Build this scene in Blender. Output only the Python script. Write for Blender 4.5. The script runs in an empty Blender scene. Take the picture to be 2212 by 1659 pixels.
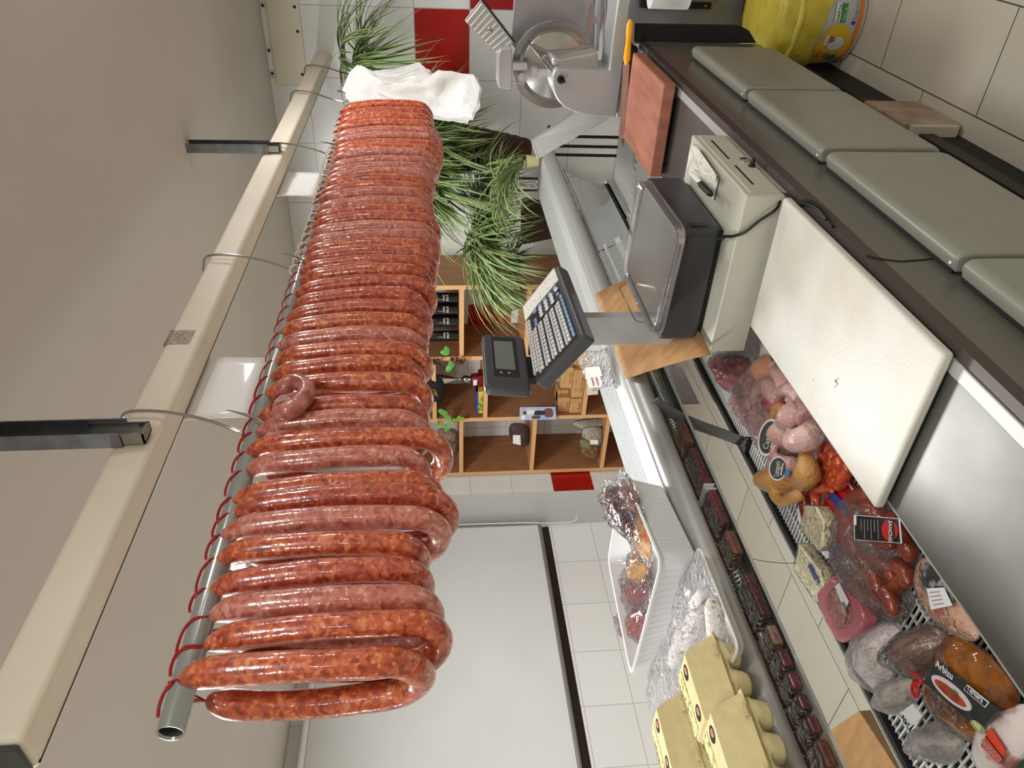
import bpy, bmesh, math, random
from mathutils import Vector as V, Matrix, noise
random.seed(11)
R = random.random
U = random.uniform
PI = math.pi
# ---------------------------------------------------------------- camera
YAW, PITCH, ROLL, FPX = 0.634462, 0.099727, -0.023107, 1600.0
CAM = V((0, 0, 1.68))
_cy, _sy, _cp, _sp = math.cos(YAW), math.sin(YAW), math.cos(PITCH), math.sin(PITCH)
FW = V((-_sy*_cp, _cy*_cp, -_sp))
_R = V((_cy, _sy, 0)); _U = _R.cross(FW)
_R2 = _R*math.cos(ROLL) + _U*math.sin(ROLL)
_U2 = -_R*math.sin(ROLL) + _U*math.cos(ROLL)
IX, IY = -_U2, -_R2
S = bpy.context.scene
cd = bpy.data.cameras.new('camera'); cam = bpy.data.objects.new('camera', cd)
S.collection.objects.link(cam)
cd.sensor_fit = 'HORIZONTAL'; cd.sensor_width = 36.0; cd.lens = 36.0*FPX/2212
cd.clip_start = 0.02; cd.clip_end = 60
cam.matrix_world = Matrix(((IX.x, -IY.x, -FW.x, CAM.x), (IX.y, -IY.y, -FW.y, CAM.y), (IX.z, -IY.z, -FW.z, CAM.z), (0, 0, 0, 1)))
S.camera = cam
# ---------------------------------------------------------------- world, lamps, exposure
W = bpy.data.worlds.new('world'); S.world = W; W.use_nodes = True
W.node_tree.nodes['Background'].inputs[0].default_value = (0.93, 0.96, 1.0, 1)
W.node_tree.nodes['Background'].inputs[1].default_value = 0.25
S.view_settings.view_transform = 'Standard'; S.view_settings.look = 'None'
S.view_settings.exposure = 0.0; S.view_settings.gamma = 1.0
def lamp(name, loc, size, power, col=(1, 0.985, 0.965), rot=(0, 0, 0), sy=None):
    l = bpy.data.lights.new(name, 'AREA'); l.energy = power; l.color = col; l.size = size
    if sy: l.shape = 'RECTANGLE'; l.size_y = sy
    o = bpy.data.objects.new(name, l); S.collection.objects.link(o); o.location = loc; o.rotation_euler = rot
    return o
lamp('staff_ceiling_lamp', (0.15, 0.15, 2.5), 0.28, 15)
lamp('staff_ceiling_lamp', (0.35, 1.7, 2.5), 0.28, 9)
lamp('staff_ceiling_lamp', (-0.25, 2.9, 2.5), 0.28, 14)
lamp('shop_ceiling_lamp', (-2.2, 0.6, 2.5), 0.5, 40, (1, 0.99, 0.985))
lamp('shop_ceiling_lamp', (-2.2, 2.5, 2.5), 0.5, 42, (1, 0.99, 0.985))
lamp('staff_ceiling_lamp', (-0.3, -0.9, 2.5), 0.28, 11)
def fill_point(name, loc, power, r=0.06, col=(1, 0.98, 0.96)):  # unseen point lights added to lift the ceiling brightness
    l = bpy.data.lights.new(name, 'POINT'); l.energy = power; l.color = col; l.shadow_soft_size = r
    o = bpy.data.objects.new(name, l); S.collection.objects.link(o); o.location = loc
fill_point('staff_fill', (0.55, -0.6, 2.1), 5)
fill_point('staff_fill', (0.6, 2.0, 2.15), 6)
fill_point('shop_fill', (-2.7, -0.9, 2.0), 14)
# ---------------------------------------------------------------- where things stand
def ray(x, y): return FW*FPX + IX*(x-1106) + IY*(y-829.5)
def az(x, y, z):
    r = ray(x, y); return CAM + r*((z-CAM.z)/r.z)
def ax(x, y, X):
    r = ray(x, y); return CAM + r*((X-CAM.x)/r.x)
def ay(x, y, Y):
    r = ray(x, y); return CAM + r*((Y-CAM.y)/r.y)
# ---------------------------------------------------------------- materials
def hx(h):
    c = [int(h[i:i+2], 16)/255 for i in (0, 2, 4)]
    return tuple((x/12.92 if x <= 0.04045 else ((x+0.055)/1.055)**2.4) for x in c) + (1,)
MATS = {}
def mat(name, col, rough=0.5, metal=0.0, coat=0.0, col2=None, nscale=8.0, nlo=0.35, nhi=0.65, stretch=None,
        bump=0.0, bscale=40.0, trans=0.0, alpha=1.0, sss=0.0, emit=None, es=0.0, ior=1.45, coatr=0.06, detail=4.0):
    if name in MATS: return MATS[name]
    m = bpy.data.materials.new(name); m.use_nodes = True; nt = m.node_tree; N = nt.nodes; L = nt.links
    b = N['Principled BSDF']; I = b.inputs
    c = hx(col); I['Base Color'].default_value = c; I['Roughness'].default_value = rough; I['Metallic'].default_value = metal
    I['Coat Weight'].default_value = coat; I['Coat Roughness'].default_value = coatr; I['IOR'].default_value = ior
    I['Transmission Weight'].default_value = trans; I['Alpha'].default_value = alpha
    if sss: I['Subsurface Weight'].default_value = sss; I['Subsurface Radius'].default_value = (0.02, 0.008, 0.004); I['Subsurface Scale'].default_value = 0.5
    if emit: I['Emission Color'].default_value = hx(emit); I['Emission Strength'].default_value = es
    g = N.new('ShaderNodeNewGeometry'); mp = N.new('ShaderNodeMapping'); L.new(g.outputs['Position'], mp.inputs[0])
    if stretch: mp.inputs['Scale'].default_value = stretch
    if col2:
        n = N.new('ShaderNodeTexNoise'); n.inputs['Scale'].default_value = nscale; n.inputs['Detail'].default_value = detail; L.new(mp.outputs[0], n.inputs['Vector'])
        r = N.new('ShaderNodeValToRGB'); r.color_ramp.elements[0].position = nlo; r.color_ramp.elements[1].position = nhi
        r.color_ramp.elements[0].color = c; r.color_ramp.elements[1].color = hx(col2)
        L.new(n.outputs[0], r.inputs[0]); L.new(r.outputs[0], I['Base Color'])
    if bump:
        n2 = N.new('ShaderNodeTexNoise'); n2.inputs['Scale'].default_value = bscale; n2.inputs['Detail'].default_value = 3; L.new(mp.outputs[0], n2.inputs['Vector'])
        bp = N.new('ShaderNodeBump'); bp.inputs['Strength'].default_value = bump; bp.inputs['Distance'].default_value = 0.01
        L.new(n2.outputs[0], bp.inputs['Height']); L.new(bp.outputs[0], I['Normal'])
        if coat: L.new(bp.outputs[0], I['Coat Normal'])
    MATS[name] = m; return m
def film(name, tint='ffffff', gloss=0.25, rough=0.06, bump=0.6, bscale=45.0, haze=0.0, hazecol='e8e8ea'):
    """thin clear sheet: see-through with a glossy coat that catches the lamps"""
    m = bpy.data.materials.new(name); m.use_nodes = True; nt = m.node_tree; N = nt.nodes; L = nt.links
    N.remove(N['Principled BSDF']); out = N['Material Output']
    t = N.new('ShaderNodeBsdfTransparent'); t.inputs[0].default_value = hx(tint)
    gl = N.new('ShaderNodeBsdfGlossy'); gl.inputs['Roughness'].default_value = rough
    lw = N.new('ShaderNodeLayerWeight'); lw.inputs[0].default_value = gloss
    mx = N.new('ShaderNodeMixShader'); L.new(lw.outputs['Fresnel'], mx.inputs[0]); L.new(t.outputs[0], mx.inputs[1]); L.new(gl.outputs[0], mx.inputs[2])
    last = mx
    if bump:
        g = N.new('ShaderNodeNewGeometry'); n2 = N.new('ShaderNodeTexNoise'); n2.inputs['Scale'].default_value = bscale; n2.inputs['Detail'].default_value = 2.5; n2.inputs['Distortion'].default_value = 1.2
        L.new(g.outputs['Position'], n2.inputs['Vector']); bp = N.new('ShaderNodeBump'); bp.inputs['Strength'].default_value = bump; bp.inputs['Distance'].default_value = 0.02
        L.new(n2.outputs[0], bp.inputs['Height']); L.new(bp.outputs[0], gl.inputs['Normal']); L.new(bp.outputs[0], lw.inputs['Normal'])
    if haze:
        d = N.new('ShaderNodeBsdfDiffuse'); d.inputs[0].default_value = hx(hazecol); m2 = N.new('ShaderNodeMixShader'); m2.inputs[0].default_value = haze
        L.new(last.outputs[0], m2.inputs[1]); L.new(d.outputs[0], m2.inputs[2]); last = m2
    L.new(last.outputs[0], out.inputs['Surface'])
    MATS[name] = m; return m
def meat(name, cols, scale=110.0, rough=0.3, coat=0.8, bump=0.25, fine=0.5, white=0.0, coarse=9.0):
    """chopped meat: cells of fat and lean under a glossy skin"""
    m = bpy.data.materials.new(name); m.use_nodes = True; nt = m.node_tree; N = nt.nodes; L = nt.links
    b = N['Principled BSDF']; I = b.inputs
    g = N.new('ShaderNodeNewGeometry'); n0 = N.new('ShaderNodeTexNoise'); n0.inputs['Scale'].default_value = 60; n0.inputs['Detail'].default_value = 3
    L.new(g.outputs['Position'], n0.inputs['Vector'])
    ad = N.new('ShaderNodeVectorMath'); ad.operation = 'MULTIPLY_ADD'; ad.inputs[1].default_value = (0.02,)*3
    L.new(n0.outputs['Color'], ad.inputs[0]); L.new(g.outputs['Position'], ad.inputs[2])
    vo = N.new('ShaderNodeTexVoronoi'); vo.inputs['Scale'].default_value = scale; vo.feature = 'SMOOTH_F1'; vo.inputs['Smoothness'].default_value = 0.7; L.new(ad.outputs[0], vo.inputs['Vector'])
    sp = N.new('ShaderNodeSeparateColor'); L.new(vo.outputs['Color'], sp.inputs[0])
    n1 = N.new('ShaderNodeTexNoise'); n1.inputs['Scale'].default_value = coarse; n1.inputs['Detail'].default_value = 6; n1.inputs['Roughness'].default_value = 0.65; L.new(g.outputs['Position'], n1.inputs['Vector'])
    mx = N.new('ShaderNodeMix'); mx.inputs[0].default_value = fine; L.new(sp.outputs[0], mx.inputs[2]); L.new(n1.outputs[0], mx.inputs[3])
    r = N.new('ShaderNodeValToRGB'); e = r.color_ramp.elements
    e[0].position = 0.26; e[0].color = hx(cols[0]); e[1].position = 0.74; e[1].color = hx(cols[-1])
    for i, cc in enumerate(cols[1:-1]):
        k = e.new(0.26+0.48*(i+1)/(len(cols)-1)); k.color = hx(cc)
    L.new(mx.outputs[0], r.inputs[0]); L.new(r.outputs[0], I['Base Color'])
    I['Roughness'].default_value = rough; I['Coat Weight'].default_value = coat; I['Coat Roughness'].default_value = 0.07
    I['Subsurface Weight'].default_value = 0.15; I['Subsurface Radius'].default_value = (0.012, 0.004, 0.002); I['Subsurface Scale'].default_value = 0.5
    n2 = N.new('ShaderNodeTexNoise'); n2.inputs['Scale'].default_value = 70; n2.inputs['Detail'].default_value = 2; L.new(g.outputs['Position'], n2.inputs['Vector'])
    bp = N.new('ShaderNodeBump'); bp.inputs['Strength'].default_value = bump*0.5; bp.inputs['Distance'].default_value = 0.006
    L.new(n2.outputs[0], bp.inputs['Height']); L.new(bp.outputs[0], I['Normal']); L.new(bp.outputs[0], I['Coat Normal'])
    MATS[name] = m; return m
def tilemat(name, base, alt, grout, us, z0, zs, u0=0.0, axis='X', reds=(), gw=0.0025, rough=0.22, vary=0.03, base2=None):
    """tiles laid on world axes; reds = list of (column, row) in another colour"""
    m = bpy.data.materials.new(name); m.use_nodes = True; nt = m.node_tree; N = nt.nodes; L = nt.links
    b = N['Principled BSDF']; I = b.inputs
    g = N.new('ShaderNodeNewGeometry'); sp = N.new('ShaderNodeSeparateXYZ'); L.new(g.outputs['Position'], sp.inputs[0])
    def mth(op, a, bb=None, cc=None):
        n = N.new('ShaderNodeMath'); n.operation = op
        for i, v in enumerate((a, bb, cc)):
            if v is None: continue
            if isinstance(v, (int, float)): n.inputs[i].default_value = v
            else: L.new(v, n.inputs[i])
        return n.outputs[0]
    vaxis = 'Z' if axis != 'F' else 'Y'
    uax = axis if axis != 'F' else 'X'
    u = mth('DIVIDE', mth('SUBTRACT', sp.outputs[uax], u0), us); v = mth('DIVIDE', mth('SUBTRACT', sp.outputs[vaxis], z0), zs)
    fu = mth('FLOOR', u); fv = mth('FLOOR', v)
    ru = mth('SUBTRACT', u, fu); rv = mth('SUBTRACT', v, fv)
    gu = mth('LESS_THAN', mth('MINIMUM', ru, mth('SUBTRACT', 1, ru)), gw/us/2*2); gv = mth('LESS_THAN', mth('MINIMUM', rv, mth('SUBTRACT', 1, rv)), gw/zs/2*2)
    gg = mth('MAXIMUM', gu, gv)
    red = None
    for (c, rr) in reds:
        k = mth('MULTIPLY', mth('COMPARE', fu, c, 0.1), mth('COMPARE', fv, rr, 0.1))
        red = k if red is None else mth('MAXIMUM', red, k)
    cb = N.new('ShaderNodeCombineXYZ'); L.new(fu, cb.inputs[0]); L.new(fv, cb.inputs[1])
    wn = N.new('ShaderNodeTexWhiteNoise'); L.new(cb.outputs[0], wn.inputs['Vector'])
    nz = N.new('ShaderNodeTexNoise'); nz.inputs['Scale'].default_value = 3.0; nz.inputs['Detail'].default_value = 6; L.new(g.outputs['Position'], nz.inputs['Vector'])
    fac = mth('ADD', mth('MULTIPLY', wn.outputs['Value'], 0.4), mth('MULTIPLY', nz.outputs[0], 0.6))
    c1 = N.new('ShaderNodeMix'); c1.data_type = 'RGBA'; L.new(fac, c1.inputs[0]); c1.inputs[6].default_value = hx(base); c1.inputs[7].default_value = hx(base2 or base)
    last = c1.outputs[2]
    if red is not None:
        c2 = N.new('ShaderNodeMix'); c2.data_type = 'RGBA'; L.new(red, c2.inputs[0]); L.new(last, c2.inputs[6]); c2.inputs[7].default_value = hx(alt); last = c2.outputs[2]
    c3 = N.new('ShaderNodeMix'); c3.data_type = 'RGBA'; L.new(gg, c3.inputs[0]); L.new(last, c3.inputs[6]); c3.inputs[7].default_value = hx(grout)
    L.new(c3.outputs[2], I['Base Color']); I['Roughness'].default_value = rough
    MATS[name] = m; return m
# ---------------------------------------------------------------- mesh builder
class MB:
    def __init__(s): s.v = []; s.f = []; s.m = []
    def add(s, vs, fs, mi=0):
        o = len(s.v); s.v += [V(p) for p in vs]; s.f += [tuple(i+o for i in f) for f in fs]; s.m += [mi]*len(fs); return s
    def hexa(s, p, mi=0):      # p: 4 bottom then 4 top
        return s.add(p, [(3, 2, 1, 0), (4, 5, 6, 7), (0, 1, 5, 4), (1, 2, 6, 5), (2, 3, 7, 6), (3, 0, 4, 7)], mi)
    def box(s, x0, x1, y0, y1, z0, z1, mi=0):
        return s.hexa([(x0, y0, z0), (x1, y0, z0), (x1, y1, z0), (x0, y1, z0), (x0, y0, z1), (x1, y0, z1), (x1, y1, z1), (x0, y1, z1)], mi)
    def obox(s, c, a, b, d, mi=0):  # centre and three half vectors
        c, a, b, d = V(c), V(a), V(b), V(d)
        return s.hexa([c-a-b-d, c+a-b-d, c+a+b-d, c-a+b-d, c-a-b+d, c+a-b+d, c+a+b+d, c-a+b+d], mi)
    def prism(s, pts, d, mi=0):     # polygon and an extrusion vector
        pts = [V(p) for p in pts]; d = V(d); n = len(pts)
        return s.add(pts + [p+d for p in pts], [tuple(range(n-1, -1, -1)), tuple(range(n, 2*n))] + [(i, (i+1) % n, n+(i+1) % n, n+i) for i in range(n)], mi)
    def tube(s, pts, r, n=10, mi=0, caps=True, closed=False, flat=1.0, up=None):
        pts = [V(p) for p in pts]; k = len(pts); rs = r if isinstance(r, (list, tuple)) else [r]*k
        t0 = None; vs = []; fs = []
        for i, p in enumerate(pts):
            a = pts[(i-1) % k] if (closed or i > 0) else p; b = pts[(i+1) % k] if (closed or i < k-1) else p
            t = (b-a).normalized()
            if t0 is None:
                h = V(up) if up else (V((0, 0, 1)) if abs(t.z) < 0.9 else V((1, 0, 0)))
                u = (h - t*h.dot(t)).normalized()
            else:
                u = (u - t*u.dot(t)).normalized()
            t0 = t; w = t.cross(u)
            for j in range(n):
                an = 2*PI*j/n; vs.append(p + u*(math.cos(an)*rs[i]) + w*(math.sin(an)*rs[i]*flat))
        for i in range(k if closed else k-1):
            for j in range(n):
                a = i*n+j; b = i*n+(j+1) % n; c = ((i+1) % k)*n+(j+1) % n; d = ((i+1) % k)*n+j
                fs.append((a, b, c, d))
        if caps and not closed: fs += [tuple(range(n-1, -1, -1)), tuple(range((k-1)*n, k*n))]
        return s.add(vs, fs, mi)
    def lathe(s, prof, o=(0, 0, 0), ax_=(0, 0, 1), n=28, mi=0, sx=1.0):
        o = V(o); a = V(ax_).normalized(); h = V((1, 0, 0)) if abs(a.x) < 0.9 else V((0, 1, 0)); u = (h-a*h.dot(a)).normalized(); w = a.cross(u)
        vs = []; fs = []
        for (r, z) in prof:
            for j in range(n):
                an = 2*PI*j/n; vs.append(o + a*z + u*(math.cos(an)*r*sx) + w*(math.sin(an)*r))
        for i in range(len(prof)-1):
            for j in range(n): fs.append((i*n+j, i*n+(j+1) % n, (i+1)*n+(j+1) % n, (i+1)*n+j))
        fs += [tuple(range(n-1, -1, -1)), tuple(range((len(prof)-1)*n, len(prof)*n))]
        return s.add(vs, fs, mi)
    def ball(s, c, r, mi=0, n=12, m=8, sc=(1, 1, 1), rot=None):
        c = V(c); vs = [V((0, 0, -1))]; fs = []
        for i in range(1, m):
            ph = -PI/2+PI*i/m
            for j in range(n): vs.append(V((math.cos(ph)*math.cos(2*PI*j/n), math.cos(ph)*math.sin(2*PI*j/n), math.sin(ph))))
        vs.append(V((0, 0, 1)))
        for j in range(n):
            fs.append((0, 1+(j+1) % n, 1+j)); e = 1+(m-2)*n; fs.append((len(vs)-1, e+j, e+(j+1) % n))
        for i in range(m-2):
            for j in range(n): fs.append((1+i*n+j, 1+i*n+(j+1) % n, 1+(i+1)*n+(j+1) % n, 1+(i+1)*n+j))
        q = []
        for p in vs:
            p = V((p.x*sc[0], p.y*sc[1], p.z*sc[2]))*r
            if rot: p = rot @ p
            q.append(c+p)
        return s.add(q, fs, mi)
    def pillow(s, pts, up=(0, 0, 1), ht=0.02, hb=0.0, p=3.0, rings=8, mi=0, amp=0.0, freq=30.0, smooth=True, c=None):
        """closed cushion over a polygon: flat below, domed above"""
        pts = [V(q) for q in pts]; up = V(up)
        if smooth: pts = catmull(pts)
        n = len(pts); c = V(c) if c else sum(pts, V())/n; vs = []; fs = []
        for side in (0, 1):
            h = ht if side == 0 else -hb
            for k in range(rings, 0, -1):
                t = k/rings
                z = h*(1-t**p)
                for q in pts:
                    w = c+(q-c)*t + up*z
                    if amp and side == 0 and k < rings: w += up*(amp*noise.noise(w*freq)*min(1, (1-t)*4))
                    vs.append(w)
            vs.append(c+up*(h + (amp*noise.noise(c*freq) if side == 0 else 0)))
        B = rings*n+1
        for side in (0, 1):
            o = side*B
            for k in range(rings-1):
                for j in range(n):
                    a = (o+k*n+j, o+k*n+(j+1) % n, o+(k+1)*n+(j+1) % n, o+(k+1)*n+j); fs.append(a if side == 0 else a[::-1])
            for j in range(n):
                a = (o+(rings-1)*n+j, o+(rings-1)*n+(j+1) % n, o+rings*n); fs.append(a if side == 0 else a[::-1])
        for j in range(n): fs.append((j, B+j, B+(j+1) % n, (j+1) % n))
        return s.add(vs, fs, mi)
    def build(s, name, mats, parent=None, bevel=0.0, seg=2, ang=35, sub=0, solid=0.0, remesh=0.0, smooth=True, origin=None, merge=False):
        if not isinstance(mats, (list, tuple)): mats = [mats]
        if parent is not None: o0 = wloc(parent)
        elif origin is not None: o0 = V(origin)
        else:
            xs = [p.x for p in s.v]; ys = [p.y for p in s.v]; zs = [p.z for p in s.v]; o0 = V(((min(xs)+max(xs))/2, (min(ys)+max(ys))/2, min(zs)))
        me = bpy.data.meshes.new(name); me.from_pydata([tuple(p-o0) for p in s.v], [], s.f)
        for m in mats: me.materials.append(m)
        me.polygons.foreach_set('material_index', s.m)
        bm = bmesh.new(); bm.from_mesh(me)
        if merge: bmesh.ops.remove_doubles(bm, verts=bm.verts, dist=1e-5)
        bmesh.ops.recalc_face_normals(bm, faces=bm.faces); bm.to_mesh(me); bm.free()
        if smooth:
            me.polygons.foreach_set('use_smooth', [True]*len(me.polygons))
            if not sub and not remesh: me.set_sharp_from_angle(angle=math.radians(ang))
        o = bpy.data.objects.new(name, me); S.collection.objects.link(o)
        if parent is not None: o.parent = parent
        else: o.location = o0
        if remesh:
            q = o.modifiers.new('r', 'REMESH'); q.mode = 'VOXEL'; q.voxel_size = remesh; q.use_smooth_shade = True
            q = o.modifiers.new('s', 'SMOOTH'); q.iterations = 6; q.factor = 0.6
        if solid: q = o.modifiers.new('t', 'SOLIDIFY'); q.thickness = solid; q.offset = 0
        if bevel: q = o.modifiers.new('b', 'BEVEL'); q.width = bevel; q.segments = seg; q.limit_method = 'ANGLE'; q.angle_limit = math.radians(40); q.harden_normals = True
        if sub: q = o.modifiers.new('u', 'SUBSURF'); q.levels = sub; q.render_levels = sub
        return o
def wloc(o):
    v = V(o.location); p = o.parent
    while p is not None: v += V(p.location); p = p.parent
    return v
def catmull(P, k=4, closed=True):
    n = len(P); out = []
    for i in range(n if closed else n-1):
        if closed: a, b, c, d = P[(i-1) % n], P[i], P[(i+1) % n], P[(i+2) % n]
        else: a, b, c, d = P[max(0, i-1)], P[i], P[i+1], P[min(n-1, i+2)]
        for j in range(k):
            t = j/k; out.append(0.5*((2*b)+(c-a)*t+(2*a-5*b+4*c-d)*t*t+(3*b-a-3*c+d)*t**3))
    if not closed: out.append(P[-1])
    return out
def spl(P, k=5): return catmull([V(p) for p in P], k, False)
def tag(o, label, cat, group=None, kind=None):
    o['label'] = label; o['category'] = cat
    if group: o['group'] = group
    if kind: o['kind'] = kind
    return o
def struct(o): o['kind'] = 'structure'; return o
def thing(name, loc, label, cat, group=None):
    o = bpy.data.objects.new(name, None); S.collection.objects.link(o); o.location = loc; o.empty_display_size = 0.05
    return tag(o, label, cat, group)
def text(s, size, m, org, ux, uy, parent=None, name='lettering', ext=0.0004, fit=None):
    """flat raised lettering: org = lower left corner, ux = reading direction, uy = up of the letters"""
    cu = bpy.data.curves.new('t', 'FONT'); cu.body = s; cu.size = size; cu.extrude = ext; cu.resolution_u = 2
    tmp = bpy.data.objects.new('t', cu); S.collection.objects.link(tmp)
    me = bpy.data.meshes.new_from_object(tmp); bpy.data.objects.remove(tmp)
    ux, uy = V(ux).normalized(), V(uy).normalized(); uz = ux.cross(uy); o0 = wloc(parent) if parent else V(org)
    xs = [v.co.x for v in me.vertices] or [0, 1]
    kx = fit/(max(xs)-min(xs)) if fit else 1.0
    for v in me.vertices:
        c = v.co.copy(); v.co = V(org)+ux*((c.x-min(xs))*kx)+uy*c.y+uz*c.z - o0
    me.materials.clear(); me.materials.append(m)
    o = bpy.data.objects.new(name, me); S.collection.objects.link(o)
    if parent: o.parent = parent
    else: o.location = o0
    return o
# ================================================================ materials in use
wall_t = tilemat('white wall tile', 'dcdedd', 'a3160f', 'b4b4b2', 0.3565, 0.003, 0.293, u0=-0.7156, axis='X', reds=[(-1, 5), (-6, 4), (0, 4), (-4, 1)], base2='e6e8e7')
side_t = tilemat('white side tile', 'dcdddc', 'a3160f', 'b9b9b7', 0.3565, 0.003, 0.293, u0=3.72, axis='Y', reds=[(0, 2)], base2='e6e7e6')
low_t = tilemat('dark red tile', '5f0a0a', '5f0a0a', 'b09c90', 0.36, -0.2, 0.6, u0=-0.585, axis='X', base2='6a0c0b')
def floormat():
    m = tilemat('stone floor tile', 'b9b3a2', 'b9b3a2', '4c4a45', 0.31, 2.198, 0.6, u0=-0.629, axis='F', base2='cdc8b8', rough=0.45, gw=0.0022)
    nt = m.node_tree; N = nt.nodes; L = nt.links
    # running bond: every second column starts half a tile further
    d = [n for n in N if n.type == 'MATH' and n.operation == 'FLOOR']
    fu, fv = d[0], d[1]; v = fv.inputs[0].links[0].from_node; md = N.new('ShaderNodeMath'); md.operation = 'FLOORED_MODULO'; md.inputs[1].default_value = 2
    L.new(fu.outputs[0], md.inputs[0]); hf = N.new('ShaderNodeMath'); hf.operation = 'MULTIPLY_ADD'; hf.inputs[1].default_value = 0.5
    L.new(md.outputs[0], hf.inputs[0]); L.new(v.outputs[0], hf.inputs[2])
    for n in list(N):
        for i in n.inputs:
            for l in list(i.links):
                if l.from_node == v and n not in (hf,): L.new(hf.outputs[0], i)
    return m
floor_t = floormat()
M = {}
M['ceil'] = mat('ceiling paint', 'd4cec9', 0.85, col2='cfc9c4', nscale=1.2, bump=0.05, bscale=200)
M['plaster'] = mat('wall panel cream', 'dcd8c2', 0.6)
M['steel'] = mat('brushed steel', 'a8a8a6', 0.3, 1.0, col2='8f8f8c', nscale=6, stretch=(1, 6, 1), nlo=0.2, nhi=0.8)
M['steelb'] = mat('bright steel', 'c8c8c8', 0.18, 1.0)
M['steelr'] = mat('worn worktop steel', '7c7c78', 0.40, 0.9, col2='6c6c68', nscale=9, nlo=0.3, nhi=0.75)
M['chrome'] = mat('polished wire', 'b9b9b9', 0.15, 1.0)
M['zinc'] = mat('zinc plated steel', '8d9296', 0.4, 0.9, col2='7a7e82', nscale=30)
M['alu'] = mat('anodised aluminium', 'cfd4d2', 0.38, 0.55)
M['alug'] = mat('satin aluminium rail', 'aeb0ad', 0.42, 0.5)
M['dark'] = mat('black rubber', '141414', 0.6)
M['char'] = mat('charcoal plastic', '3c3d40', 0.42, col2='414246', nscale=300)
M['chard'] = mat('dark plastic face', '1f2023', 0.35)
M['beige'] = mat('beige painted steel', 'b9b8aa', 0.38, col2='b5b4a6', nscale=20)
M['door'] = mat('grey green door skin', '85867a', 0.33, col2='818276', nscale=15)
M['face'] = mat('grey case skin', '69675e', 0.26, 0.3)
M['white'] = mat('white plastic', 'eceded', 0.3)
M['paper'] = mat('white paper', 'e9e9e6', 0.7)
M['black'] = mat('black', '0b0b0c', 0.45)
M['red'] = mat('red', 'b8201c', 0.4)
M['pipe'] = mat('grey painted pipe', '9d9f9c', 0.22, 0.35)
M['tape'] = film('clear tape', gloss=0.3, rough=0.15, bump=0.8, bscale=80)
M['film'] = film('clear wrapping film', gloss=0.14, rough=0.10, bump=0.8, bscale=55, haze=0.03)
M['filmh'] = film('milky wrapping film', gloss=0.17, rough=0.10, bump=0.9, bscale=55, haze=0.16, hazecol='f6f2f2')
M['glass'] = film('case glass', tint='d6d8d5', gloss=0.09, rough=0.02, bump=0, haze=0.10, hazecol='9a9c98')
M['string'] = mat('red string', '9c1016', 0.6)
M['twine'] = mat('waxed twine', 'c9c4ae', 0.5)
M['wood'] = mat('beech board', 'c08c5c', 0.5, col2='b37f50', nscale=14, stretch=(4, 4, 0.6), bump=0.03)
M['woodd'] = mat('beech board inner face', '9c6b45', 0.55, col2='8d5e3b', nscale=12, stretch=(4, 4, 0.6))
M['woode'] = mat('beech edge band', 'd3a573', 0.5)
# ================================================================ setting
H = 2.54; YB = 4.30
struct(MB().box(-4.3, 1.7, -2.6, 4.5, -0.1, 0).build('floor', floor_t))
struct(MB().box(-4.3, 1.7, -2.6, 4.5, H, H+0.1).build('ceiling', M['ceil']))
struct(MB().box(-3.69, 1.7, YB, 4.5, 0, H).build('wall_back', wall_t))
struct(MB().box(-4.3, -3.69, 3.72, 4.5, 0, H).build('wall_back_left', side_t))
struct(MB().box(1.5, 1.7, -2.6, YB, 0, H).build('wall_right', mat('cream wall', 'cfc8b8', 0.8)))
struct(MB().box(-4.3, 1.5, -2.8, -2.6, 0, H).build('wall_front', mat('cream wall', 'cfc8b8', 0.8)))
wl = MB()
wl.box(-4.3, -4.02, -2.6, 3.72, 0, 0.90).box(-4.3, -4.02, -2.6, 0.0, 0.90, H).box(-4.3, -4.02, 0.0, 3.72, 2.47, H).box(-4.3, -4.02, 3.70, 3.72, 0.90, 2.47)
struct(wl.build('wall_left', side_t))
# window behind the blind
wn = MB(); wf = mat('brown window frame', '3a2c22', 0.5)
for y0, y1, z0, z1 in ((0.0, 3.70, 2.40, 2.47), (0.0, 3.70, 0.90, 0.97), (0.0, 0.06, 0.97, 2.40), (3.64, 3.70, 0.97, 2.40), (1.8, 1.86, 0.97, 2.40)): wn.box(-4.10, -4.03, y0, y1, z0, z1)
w1 = struct(wn.build('window_1', wf))
MB().box(-4.075, -4.065, 0.06, 3.64, 0.97, 2.40).build('window_pane', mat('night window pane', '20262c', 0.05, ior=1.5), w1)
# ceiling panel cover on the back wall near the ceiling
t = thing('wall_cover_panel', (-0.85, YB-0.012, 2.26), 'cream cover panel screwed flat on the back wall under the ceiling', 'panel')
a = ay(566, 5, YB); b = ay(650, 175, YB)
MB().box(b.x-0.02, -0.35, YB-0.012, YB, ay(652, 60, YB).z, H-0.03).build('plate', M['plaster'], t, bevel=0.004)
for (x, y) in ((567, 12), (636, 15), (643, 68), (581, 109), (588, 159), (653, 161)):
    p = ay(x, y, YB-0.013); MB().ball(p, 0.008, n=8, m=5).build('screw', M['black'], t)
# partition wall with dark red tiles at the end of the counter
struct(MB().box(-0.66, 1.5, 3.45, 3.55, 0, 1.22).build('wall_partition', low_t))
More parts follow.
